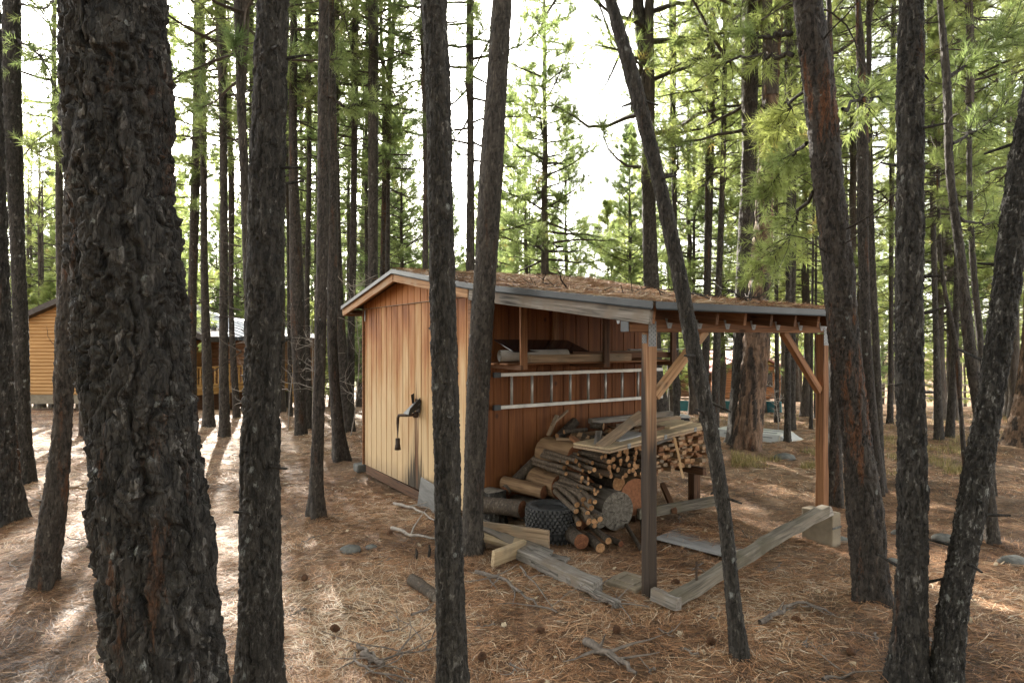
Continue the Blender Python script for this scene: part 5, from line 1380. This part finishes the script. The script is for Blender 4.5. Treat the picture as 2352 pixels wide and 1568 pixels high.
# pines one can name behind the shed
for lab, px, Y, kd, s, wd in [
 ('pointed pine with a stout stem, tallest of those behind the shed roof', 1249, 16.5, 3, 1.22, .85), ('slim pine first beside the tall pointed one behind the roof', 1215, 18, 3, .82, .75),
 ('slim pine second beside the tall pointed one behind the roof', 1182, 19, 3, .8, .75), ('pointed bright pine at the edge of the open sky', 1304, 21, 2, .95, .95),
 ('low pine across the open sky from the pointed bright one', 1404, 20, 4, 1.25, 1.), ('leafy pine in front of the burled grey one', 1448, 18, 2, .78, 1.),
 ('thin dark pine seen past the burled grey one', 1592, 19, 3, 1.05, .9), ('full pine filling the gap left of the old grey pine', 1655, 20, 2, 1.1, 1.),
 ('dense dark pine behind the speckled trunk over the gable', 925, 19, 2, .9, 1.), ('feathery pine left of the straight pine behind the shed', 1010, 21, 2, .72, 1.),
 ('bright bushy pine behind the boat', 1850, 18, 6, .8, 1.), ('bright pine overhanging the far post', 1960, 14.5, 7, .8, .9), ('bright pine seen between the two edge trunks', 2160, 17, 6, .9, 1.),
 ('bright full pine at the far edge of the slope', 2330, 17, 6, .85, 1.), ('bright pine beyond the tan cabin roof', 95, 31, 6, 1.1, 1.)]:
    x = (px - CX) / F * Y; far_pine(kd, x, Y, s, lab, wide=wd)
rr = random.Random(11)
cnt = 0; placed = []
for px, Y, kd in [(62, 33, 1), (88, 40, 6), (118, 36, 3), (140, 44, 2), (75, 50, 3), (105, 56, 2), (30, 44, 6), (425, 39, 3), (505, 42, 6), (1148, 31, 3), (1442, 27, 3), (1118, 39, 3), (545, 38, 3), (880, 44, 2), (925, 50, 3), (975, 46, 2), (1015, 52, 2), (1060, 40, 5), (1095, 47, 3), (1130, 42, 2), (1165, 50, 2), (1200, 41, 3), (1235, 48, 2), (1275, 43, 2), (1320, 55, 2), (1000, 60, 3), (1080, 58, 2), (1180, 62, 3), (1260, 60, 2), (1345, 48, 4), (1380, 58, 5), (1410, 50, 4), (1440, 44, 2), (1475, 55, 2), (905, 36, 4), (1035, 37, 4), (1150, 36, 4), (1215, 37, 4), (612, 19, 0), (642, 20.5, 1), (700, 23, 1), (250, 26, 2), (300, 31, 2), (345, 28, 4), (390, 33, 2), (420, 41, 3), (350, 45, 2), (540, 47, 2), (600, 50, 2), (660, 52, 2), (480, 48, 2), (735, 30, 4), (790, 36, 2), (845, 33, 2), (890, 38, 2), (960, 33, 4), (1030, 30, 2), (1100, 33, 5), (1150, 38, 2), (1490, 32, 4), (1540, 36, 6), (1600, 50, 4), (1730, 34, 7), (1800, 31, 7), (1830, 40, 6), (1900, 36, 7), (2000, 34, 7), (2060, 44, 6), (2110, 33, 7), (2200, 42, 6), (2250, 35, 7), (2320, 44, 6), (2290, 31, 7), (1960, 52, 4), (2080, 56, 5), (2160, 52, 4), (2240, 58, 4), (2330, 54, 5), (1850, 55, 4), (600, 31, 0), (640, 34, 1), (690, 29, 0), (735, 24, 1), (770, 33, 0), (800, 22, 0), (830, 27, 1), (865, 33, 3), (900, 42, 1), (940, 46, 0), (985, 44, 2), (720, 38, 2), (560, 40, 2), (500, 36, 2), (455, 33, 2), (610, 44, 2), (530, 34, 4), (580, 33, 5), (470, 38, 4), (660, 40, 4), (640, 31, 5), (150, 33, 2), (60, 35, 2), (120, 29.5, 4), (50, 30, 5), (180, 36, 3), (700, 44, 3), (760, 42, 2)]:
    x = (px - CX) / F * Y; placed.append((x, Y)); far_pine(kd, x, Y, rr.uniform(.95, 1.15) * (1.25 if Y > 39 else 1))
def blocked(px, Y, kd):
    if Y < 30 and (-120 < px < 210 or 430 < px < 690): return True          # the view to the cabins
    if Y < 42 and 1560 < px < 1700: return True                            # the view to the red cabin
    if 1285 < px < 1430 and (kd not in (4, 5) or Y < 24): return True                  # the open sky
    if 400 < px < 560 and kd in (0,1,3,7) and rr.random() < .6: return True
    if False and kd in (0, 1, 2, 3, 6, 7) and rr.random() < .6: return True  # sun gap
    return False
while cnt < 138:
    Y = 17 + 60 * rr.random() ** 1.35; px = rr.uniform(-60, 2412)
    right = px > 1450
    if 960 < px < 1450 and Y < 36: continue
    z = rr.random()
    if right: kd = 6 if z < .26 else 7 if z < .56 else 5 if z < .60 else 3 if z < .74 else 1
    elif px > 880: kd = 3 if z < .34 else 2 if z < .58 else 5 if z < .70 else 0 if z < .85 else 1
    else: kd = 0 if z < .30 else 3 if z < .46 else 2 if z < .60 else 4 if z < .76 else 5 if z < .88 else 6
    if blocked(px, Y, kd): continue
    x = (px - CX) / F * Y
    if any((x - a) ** 2 + (Y - b) ** 2 < 1.7 for a, b in placed): continue
    if -15 < x < -7 and 21 < Y < 30 or -19 < x < -11 and 20 < Y < 28 or 7.5 < x < 18 and 37 < Y < 48: continue
    placed.append((x, Y)); cnt += 1
    far_pine(kd, x, Y, rr.uniform(.8, 1.12) * (.86 if 1000 < px < 1450 else 1.), wide=rr.uniform(.85, 1.1))

# the wood goes on unseen behind the camera; added pines dim the light there
for x, y, kd in [(-3.5, -3.2, 1), (2.6, -3.6, 3), (-8, -4.5, 2), (7.5, -5, 6), (-.6, -6.5, 2), (4.8, -8, 1), (-5, -8.5, 3), (11, -9, 2), (-11, -9.5, 6), (1.5, -11, 3), (-3, -13, 2), (7, -13, 2), (-14, -3, 3), (13.5, -2.5, 3), (-8, -14, 1), (12, -15, 2), (0, -17, 6), (-13, -17, 2)]:
    far_pine(kd, x, y, 1.1, rz=x)
# boughs reaching into the picture from pines beside it
def bough(label, path, r, seed, tufts=60, mat='needles_bright', nl=.17):
    rg = np.random.default_rng(seed); T = Tubes(); tpn, td = [], []
    w = np.array([P(*q) for q in path]); k = len(w) * 4; s = np.linspace(0, 1, len(w)); ss = np.linspace(0, 1, k)
    p = np.stack([np.interp(ss, s, w[:, c]) for c in range(3)], 1); p[1:] += rg.normal(0, .012, (k - 1, 3))
    T.add(p, np.linspace(r, .004, k), 6); L = np.linalg.norm(w[-1] - w[0])
    for _ in range(tufts):
        f = rg.uniform(.25, 1) * (k - 1.01); i = int(f); b = p[i]; d = p[i + 1] - p[i]; d /= np.linalg.norm(d)
        sd_ = rg.normal(size=3); d = d * .8 + sd_ / np.linalg.norm(sd_); d /= np.linalg.norm(d); ll = L * rg.uniform(.08, .28)
        e = b + d * ll * .5; e2 = e + (d + rg.normal(0, .3, 3)) * ll * .5
        T.add(np.array([b, e, e2]), np.array([.006, .004, .0025]), 3); tpn += [e, e2]; td += [d, d]
    v, f = needle_tris(rg, np.array(tpn), np.array(td), 30, nl, .006)
    q = np.vstack(T.q); allv = np.vstack(T.v + [v])
    return allv, q, f + T.n

def add_bough(tree, path, r=.018, seed=0, tufts=60, mat='needles_bright', nl=.17):
    v, q, f = bough('', path, r, seed, int(tufts * .6), nl=nl * .66)
    mi = np.concatenate([np.zeros(len(q), int), np.ones(len(f), int)])
    mesh_np('bough', v - np.array(tree.location), [q, f], [M['bark_mid'], M[mat]], tree, False, midx=mi)
def find(txt): return next(o for o in COL.objects if o.get('label', '').startswith(txt))
t7 = find('leaning dark pine with rusty'); t10 = find('slim dark pine leaning across'); t0b = find('grey flaky pine with a rusty'); t3 = find('slim nearly black'); t12 = find('thin pine with a reddish foot'); t6 = find('old grey pine with crooked')
add_bough(t7, [(1852, 330, 4.8), (1805, 375, 5.3), (1750, 470, 5.8)], .016, 1, 75)
add_bough(t7, [(1868, 440, 4.8), (1805, 555, 5.5), (1722, 640, 6.1)], .016, 2, 85)
add_bough(t7, [(1845, 205, 4.8), (1795, 260, 5.3), (1758, 330, 5.7)], .014, 3, 65)
add_bough(t7, [(1822, 128, 4.74), (1760, 130, 4.9), (1680, 132, 5.2), (1600, 190, 5.5)], .02, 4, 30)
add_bough(t7, [(1818, 78, 4.74), (1750, 84, 4.7), (1690, 60, 4.7)], .022, 5, 12)
add_bough(t7, [(1935, 250, 4.74), (1990, 215, 5.2), (2050, 230, 5.6)], .014, 6, 45)
add_bough(t10, [(2175, 180, 6.1), (2245, 130, 6.3), (2345, 50, 6.5)], .022, 7, 70)
add_bough(t10, [(2188, 330, 6.1), (2260, 290, 6.5), (2345, 200, 7.0)], .018, 8, 75)
add_bough(t10, [(2205, 500, 6.1), (2270, 520, 6.8), (2340, 470, 7.4)], .016, 9, 75)
add_bough(t0b, [(40, 90, 8.5), (100, 130, 8.0), (150, 250, 7.6)], .02, 10, 70, 'needles')
add_bough(t0b, [(45, 10, 8.5), (100, 20, 7.6), (140, -10, 7.0)], .02, 11, 30, 'needles')
add_bough(t0b, [(52, 330, 8.5), (95, 350, 8.2), (140, 330, 8.0)], .014, 12, 40, 'needles')
add_bough(t3, [(755, 222, 7.07), (790, 246, 7.1), (835, 240, 7.3), (880, 225, 7.6)], .02, 13, 40, 'needles')
add_bough(t12, [(1985, 330, 8.2), (2030, 300, 8.6), (2090, 330, 9.0)], .014, 14, 60)
# ------------------------------------------------------------------ ground
def axis(a, b, lo, hi, step, grow=1.16):
    m = list(np.arange(lo, hi, step)); s = step; x = m[-1]
    while x < b: s *= grow; x += s; m.append(x)
    s = step; x = lo; pre = []
    while x > a: s *= grow; x -= s; pre.append(x)
    return np.array(pre[::-1] + m)
xs = axis(-220, 220, -7.5, 8.5, .035); ys = axis(-60, 320, 2.2, 13, .035)
Xg, Yg = np.meshgrid(xs, ys, indexing='ij')
pp = np.stack([Xg.ravel(), Yg.ravel(), 0 * Xg.ravel()], 1)
def mounds(x, y):
    r = 0
    for a, b, c in TRUNKS:
        if b < 14: r = r + (.035 + .12 * c) * np.exp(-((x - a) ** 2 + (y - b) ** 2) / (c + .13) ** 2)
    return r
Z = gz(pp[:, 0], pp[:, 1]) + mounds(pp[:, 0], pp[:, 1])
near = sstep(40, 15, np.abs(pp[:, 1])) * sstep(40, 15, np.abs(pp[:, 0]))
lump = (fbm(pp * 3.1, 3, 5) - .44) * .07 + (fbm(pp * 14, 3, 9) - .44) * .035
GROUND_LUMP = lambda x, y: ((fbm(np.stack([x, y, 0 * x], 1) * 3.1, 3, 5) - .44) * .07 + (fbm(np.stack([x, y, 0 * x], 1) * 14, 3, 9) - .44) * .035)
v = np.column_stack([pp[:, :2], Z + lump * near - .012])
nx, ny = len(xs), len(ys)
i, j = np.meshgrid(np.arange(nx - 1), np.arange(ny - 1), indexing='ij')
q = np.stack([i * ny + j, (i + 1) * ny + j, (i + 1) * ny + j + 1, i * ny + j + 1], -1).reshape(-1, 4)
def ground_mat():
    k = NT('needle_litter_ground'); c = k.pos()
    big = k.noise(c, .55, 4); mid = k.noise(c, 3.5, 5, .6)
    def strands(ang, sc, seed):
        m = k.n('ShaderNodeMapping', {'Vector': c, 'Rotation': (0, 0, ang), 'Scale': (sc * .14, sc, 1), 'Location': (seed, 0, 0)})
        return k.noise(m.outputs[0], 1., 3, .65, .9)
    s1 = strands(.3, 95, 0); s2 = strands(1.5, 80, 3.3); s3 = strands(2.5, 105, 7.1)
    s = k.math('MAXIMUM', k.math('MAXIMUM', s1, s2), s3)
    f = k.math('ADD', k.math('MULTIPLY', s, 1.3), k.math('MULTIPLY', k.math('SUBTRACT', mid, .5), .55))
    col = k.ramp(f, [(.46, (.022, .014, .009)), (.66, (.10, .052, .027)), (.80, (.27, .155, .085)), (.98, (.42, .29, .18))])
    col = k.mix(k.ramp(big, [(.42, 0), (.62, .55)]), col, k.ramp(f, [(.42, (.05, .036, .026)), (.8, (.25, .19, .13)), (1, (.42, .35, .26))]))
    k.bump(s, .02)
    return k.fin(col, .85, .2)
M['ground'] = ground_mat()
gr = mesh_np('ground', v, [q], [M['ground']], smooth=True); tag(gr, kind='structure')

def litter_mat():
    k = NT('fallen_needles')
    at = k.n('ShaderNodeAttribute', attribute_name='tint').outputs['Fac']
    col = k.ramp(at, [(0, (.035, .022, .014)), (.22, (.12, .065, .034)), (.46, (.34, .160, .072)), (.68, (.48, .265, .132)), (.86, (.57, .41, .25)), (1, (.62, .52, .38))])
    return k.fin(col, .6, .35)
M['litter'] = litter_mat()
def litter(name, n, sample, ln, wd, seed, lift=.022, zfun=None, tilt=.16):
    rg = np.random.default_rng(seed)
    x, y = sample(rg, n)
    fx = np.stack([x, y, 0 * x], 1)
    ang = 6.28 * fbm(fx * 1.3, 2, 77) * 1.6 + rg.normal(0, .9, len(x))
    z = zfun(x, y) + rg.uniform(0, lift, len(x)) ** 1.0
    L = ln * rg.uniform(.55, 1.2, len(x)); el = rg.normal(0, tilt, len(x)); bend = rg.normal(0, .35, len(x))
    d0 = np.stack([np.cos(ang) * np.cos(el), np.sin(ang) * np.cos(el), np.sin(el)], 1)
    d1 = np.stack([np.cos(ang + bend) * np.cos(el), np.sin(ang + bend) * np.cos(el), np.sin(el) * .2 - .08], 1)
    p1 = np.stack([x, y, z], 1); p0 = p1 - d0 * L[:, None] / 2; p2 = p1 + d1 * L[:, None] / 2
    s = np.stack([-np.sin(ang), np.cos(ang), rg.normal(0, .35, len(x))], 1) * (wd * rg.uniform(.6, 1.2, len(x)))[:, None] / 2
    v = np.stack([p0 - s * .6, p0 + s * .6, p1 - s, p1 + s, p2 - s * .5, p2 + s * .5], 1).reshape(-1, 3)
    b = np.arange(len(x))[:, None] * 6
    q = np.concatenate([b + np.array([[0, 1, 3, 2]]), b + np.array([[2, 3, 5, 4]])])
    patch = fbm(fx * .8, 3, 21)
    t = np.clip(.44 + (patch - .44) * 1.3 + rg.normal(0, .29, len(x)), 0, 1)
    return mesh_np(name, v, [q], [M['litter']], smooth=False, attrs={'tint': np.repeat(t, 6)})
def wedge(y0, y1, pw=1.):
    def f(rg, n):
        y = (y0 ** pw + (y1 ** pw - y0 ** pw) * rg.random(n)) ** (1 / pw)
        x = rg.uniform(-.92, .92, n) * y
        s = (x - L0[0]) * gd[0] + (y - L0[1]) * gd[1]; t = (x - L0[0]) * sd[0] + (y - L0[1]) * sd[1]
        ok = ~((s > .0) & (s < 3.45) & (t > 0) & (t < 2.9))
        inside = (s > 3.45) & (s < 4.7) & (t > .1) & (t < 2.7)
        ok &= ~(inside & (rg.random(n) < .75))
        bare = fbm(np.stack([x, y, 0 * x], 1) * 1.7 + 5, 3, 31)
        ok &= rg.random(n) < .55 + .5 * sstep(.30, .46, bare)
        return x[ok], y[ok]
    return f
gfun = lambda x, y: gz(x, y) + mounds(x, y) + GROUND_LUMP(x, y) - .012
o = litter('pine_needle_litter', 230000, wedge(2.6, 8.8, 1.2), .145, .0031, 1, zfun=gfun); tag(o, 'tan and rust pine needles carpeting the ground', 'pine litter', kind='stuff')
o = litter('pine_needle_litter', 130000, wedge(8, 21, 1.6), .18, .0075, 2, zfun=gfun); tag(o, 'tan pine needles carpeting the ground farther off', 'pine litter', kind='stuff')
# on the roof
def roof_sample(rg, n):
    y = rg.uniform(-.25, 3.08, n); x = np.where(rg.random(n) < .75, rg.uniform(1.8, XE - .02, n), rg.uniform(-.3, XE - .02, n)); y = ry0(x) + (ry1(x) - ry0(x)) * (y + .25) / 3.33
    q = L0[None, :2] + x[:, None] * gd[None, :2] + y[:, None] * sd[None, :2]
    return q[:, 0], q[:, 1]
def roof_z(x, y):
    s = (x - L0[0]) * gd[0] + (y - L0[1]) * gd[1]; t = (x - L0[0]) * sd[0] + (y - L0[1]) * sd[1]
    return roofz(s, t) + .006
o = litter('needle_litter', 26000, roof_sample, .15, .0045, 3, zfun=roof_z, lift=.03, tilt=.22); tag(o, 'pine needles and debris covering the shed roof', 'pine litter', kind='stuff')
for i in range(16):
    rg = np.random.default_rng(500 + i); x, y = rg.uniform(3.2, 6.0), rg.uniform(.05, 2.4); a = rg.uniform(0, 6.3); L = rg.uniform(.25, .7); T = Tubes()
    p = [np.array(SW(x, y, float(roofz(x, y)) + .015))]; d = np.array([math.cos(a), math.sin(a), .12])
    for _ in range(5): d = d + rg.normal(0, .3, 3) * [1, 1, .6]; d /= np.linalg.norm(d); q_ = p[-1] + d * L / 5; u = to_shed(q_); q_[2] = max(q_[2], float(roofz(u[0], u[1])) + .012); p.append(q_)
    p = np.array(p); T.add(p, np.linspace(.011, .004, 6), 5)
    for _ in range(3):
        b = p[rg.integers(1, 5)]; d2 = rg.normal(size=3); d2[2] = abs(d2[2]) * .7; d2 /= np.linalg.norm(d2); T.add(np.array([b, b + d2 * .08, b + d2 * .16]), np.array([.005, .004, .003]), 4)
    o = mesh_np('fallen_twig', np.vstack(T.v), [np.vstack(T.q)], [M['bark_rust']], smooth=True); tag(o, 'dark twisted twig lying on the needle-strewn shed roof', 'twig', 'twigs on the shed roof')
# needles drifted over the sheet and the timbers
pa, pb = G(1500, 1236, .02), G(1700, 1288, .02); pd = (pb - pa); pn = np.array([-pd[1], pd[0], 0]); pn /= np.linalg.norm(pn)
def sheet_sample(rg, n):
    u = rg.random(n); w_ = rg.beta(4.5, 1.2, n) * .54; q = pa[None] + pd[None] * u[:, None] + pn[None] * w_[:, None]; return q[:, 0], q[:, 1]
o = litter('needle_litter', 1500, sheet_sample, .14, .0036, 6, lift=.02, zfun=lambda x, y: np.full(len(x), float((pa[2] + pb[2]) / 2) + .012)); tag(o, 'needles drifted over the grey plywood sheet', 'pine litter', kind='stuff')
# pale dry oak leaves
rg = np.random.default_rng(9); n = 420
yy = 3 + 8 * rg.random(n) ** .8; xx = rg.uniform(-.85, .85, n) * yy; zz = gfun(xx, yy) + .02
vs, fs = [], []
for k in range(n):
    a = rg.uniform(0, 6.3); r = rg.uniform(.010, .024); tl = rg.normal(0, .35, 2)
    an = np.linspace(0, 6.283, 11)[:-1]; rad = r * (1 + .35 * np.cos(an * 5 + a)) * (.6 + .4 * np.abs(np.cos(an / 2)))
    p = np.stack([np.cos(an + a) * rad, np.sin(an + a) * rad, np.zeros(10)], 1); p[:, 2] = p[:, 0] * tl[0] + p[:, 1] * tl[1] + .25 * np.abs(p[:, 0])
    vs.append(p + [xx[k], yy[k], zz[k]]); fs.append(np.arange(10) + 10 * k)
o = mesh_np('dry_leaves', np.vstack(vs), [np.array(fs)], [M['leaf_pale']], smooth=False); tag(o, 'pale dry leaves scattered over the pine needles', 'dry leaves', kind='stuff')
# dry grass on the slope
def grass(name, n, boxes, label, cols, seed, h=.13):
    rg = np.random.default_rng(seed); k = NT(name + '_blades'); at = k.n('ShaderNodeAttribute', attribute_name='tint').outputs['Fac']
    m = k.fin(k.ramp(at, cols), .6, .3); X, Y = [], []
    for (px0, px1, py0, py1, w) in boxes:
        c = int(n * w); px = rg.uniform(px0, px1, c); py = rg.uniform(py0, py1, c); y = F * EYE / (py - CY); x = (px - CX) / F * y
        for _ in range(5): y = F * (EYE - gz(x, y)) / (py - CY); x = (px - CX) / F * y
        g = fbm(np.stack([x, y, 0 * x], 1) * 1.6, 2, 3) > .40; X.append(x[g]); Y.append(y[g])
    x, y = np.concatenate(X), np.concatenate(Y); m_ = len(x)
    b = np.stack([x, y, gz(x, y) - .02], 1); a = rg.uniform(0, 6.3, m_); lean = rg.uniform(.1, .8, m_); L = h * rg.uniform(.4, 1.2, m_)
    d = np.stack([np.cos(a) * lean, np.sin(a) * lean, np.ones(m_)], 1); d /= np.linalg.norm(d, axis=1)[:, None]
    s = np.stack([-np.sin(a), np.cos(a), 0 * a], 1) * .004
    v = np.stack([b - s, b + s, b + d * L[:, None]], 1).reshape(-1, 3)
    o = mesh_np(name, v, [np.arange(3 * m_).reshape(-1, 3)], [m], smooth=False, attrs={'tint': np.repeat(rg.random(m_), 3)}); return tag(o, label, 'grass', kind='stuff')
grass('dry_grass', 22000, [(1680, 1900, 1005, 1075, .3), (1985, 2260, 985, 1090, .4), (2040, 2352, 940, 1010, .2), (1300, 1900, 950, 985, .15), (62, 200, 905, 935, .12)], 'yellow-green grass on the sunlit slope behind the lean-to', [(0, (.09, .09, .025)), (.5, (.26, .22, .07)), (1, (.44, .33, .15))], 5)

# ------------------------------------------------------------------ light, sky, camera
SUN_AZ, SUN_EL = math.atan((575 - CX) / F), R_(26.1)
w = bpy.data.worlds.new('World'); scene.world = w; w.use_nodes = True
nt = w.node_tree; bg = nt.nodes['Background']
sky = nt.nodes.new('ShaderNodeTexSky'); sky.sky_type = 'NISHITA'; sky.sun_disc = False
sky.sun_elevation = SUN_EL; sky.sun_rotation = SUN_AZ
sky.air_density = 1.0; sky.dust_density = 1.5; sky.ozone_density = 1.0
# thin high cloud: the sky is mostly whitened, with bluer openings
tcw = nt.nodes.new('ShaderNodeTexCoord'); mpw = nt.nodes.new('ShaderNodeMapping'); mpw.inputs['Scale'].default_value = (1.2, 1.2, 2.6)
nzw = nt.nodes.new('ShaderNodeTexNoise'); nzw.inputs['Scale'].default_value = 1.6; nzw.inputs['Detail'].default_value = 5
nt.links.new(tcw.outputs['Generated'], mpw.inputs['Vector']); nt.links.new(mpw.outputs[0], nzw.inputs['Vector'])
crw = nt.nodes.new('ShaderNodeValToRGB'); crw.color_ramp.elements[0].position = .35; crw.color_ramp.elements[0].color = (.62, .62, .62, 1); crw.color_ramp.elements[1].position = .62; crw.color_ramp.elements[1].color = (.97, .97, .97, 1)
nt.links.new(nzw.outputs['Fac'], crw.inputs['Fac'])
bww = nt.nodes.new('ShaderNodeRGBToBW'); nt.links.new(sky.outputs[0], bww.inputs[0])
mlw = nt.nodes.new('ShaderNodeMix'); mlw.data_type = 'RGBA'; mlw.blend_type = 'MULTIPLY'; mlw.inputs[0].default_value = 1
nt.links.new(bww.outputs[0], mlw.inputs[6]); mlw.inputs[7].default_value = (1.16, 1.12, 1.04, 1)
mxw = nt.nodes.new('ShaderNodeMix'); mxw.data_type = 'RGBA'; nt.links.new(crw.outputs[0], mxw.inputs[0]); nt.links.new(sky.outputs[0], mxw.inputs[6]); nt.links.new(mlw.outputs[2], mxw.inputs[7])
nt.links.new(mxw.outputs[2], bg.inputs['Color']); bg.inputs['Strength'].default_value = .15
sl = bpy.data.lights.new('sun', 'SUN'); sl.energy = 3.7; sl.angle = R_(.53); sl.color = (1, .93, .82)
so = bpy.data.objects.new('sun', sl); COL.objects.link(so)
dirv = Vector((math.sin(SUN_AZ) * math.cos(SUN_EL), math.cos(SUN_AZ) * math.cos(SUN_EL), math.sin(SUN_EL)))
so.rotation_euler = dirv.to_track_quat('Z', 'Y').to_euler(); so.location = (-8, 20, 30)
cam = bpy.data.cameras.new('camera'); co = bpy.data.objects.new('camera', cam); COL.objects.link(co)
cam.sensor_fit = 'HORIZONTAL'; cam.sensor_width = 36; cam.lens = 36 * F / 2352; cam.clip_start = .05; cam.clip_end = 2000
co.location = (0, 0, EYE); co.rotation_euler = (R_(90), 0, 0); scene.camera = co
vs_ = scene.view_settings; scene.display_settings.display_device = 'sRGB'
vs_.view_transform = 'Standard'; vs_.look = 'None'; vs_.gamma = 1; vs_.use_curve_mapping = False; vs_.exposure = 2.9
cy = scene.cycles; cy.use_denoising = True; cy.denoising_prefilter = 'ACCURATE'; cy.max_bounces = 8; cy.diffuse_bounces = 4; cy.glossy_bounces = 2; cy.transmission_bounces = 4
cy.caustics_reflective = False; cy.caustics_refractive = False; cy.sample_clamp_indirect = 8
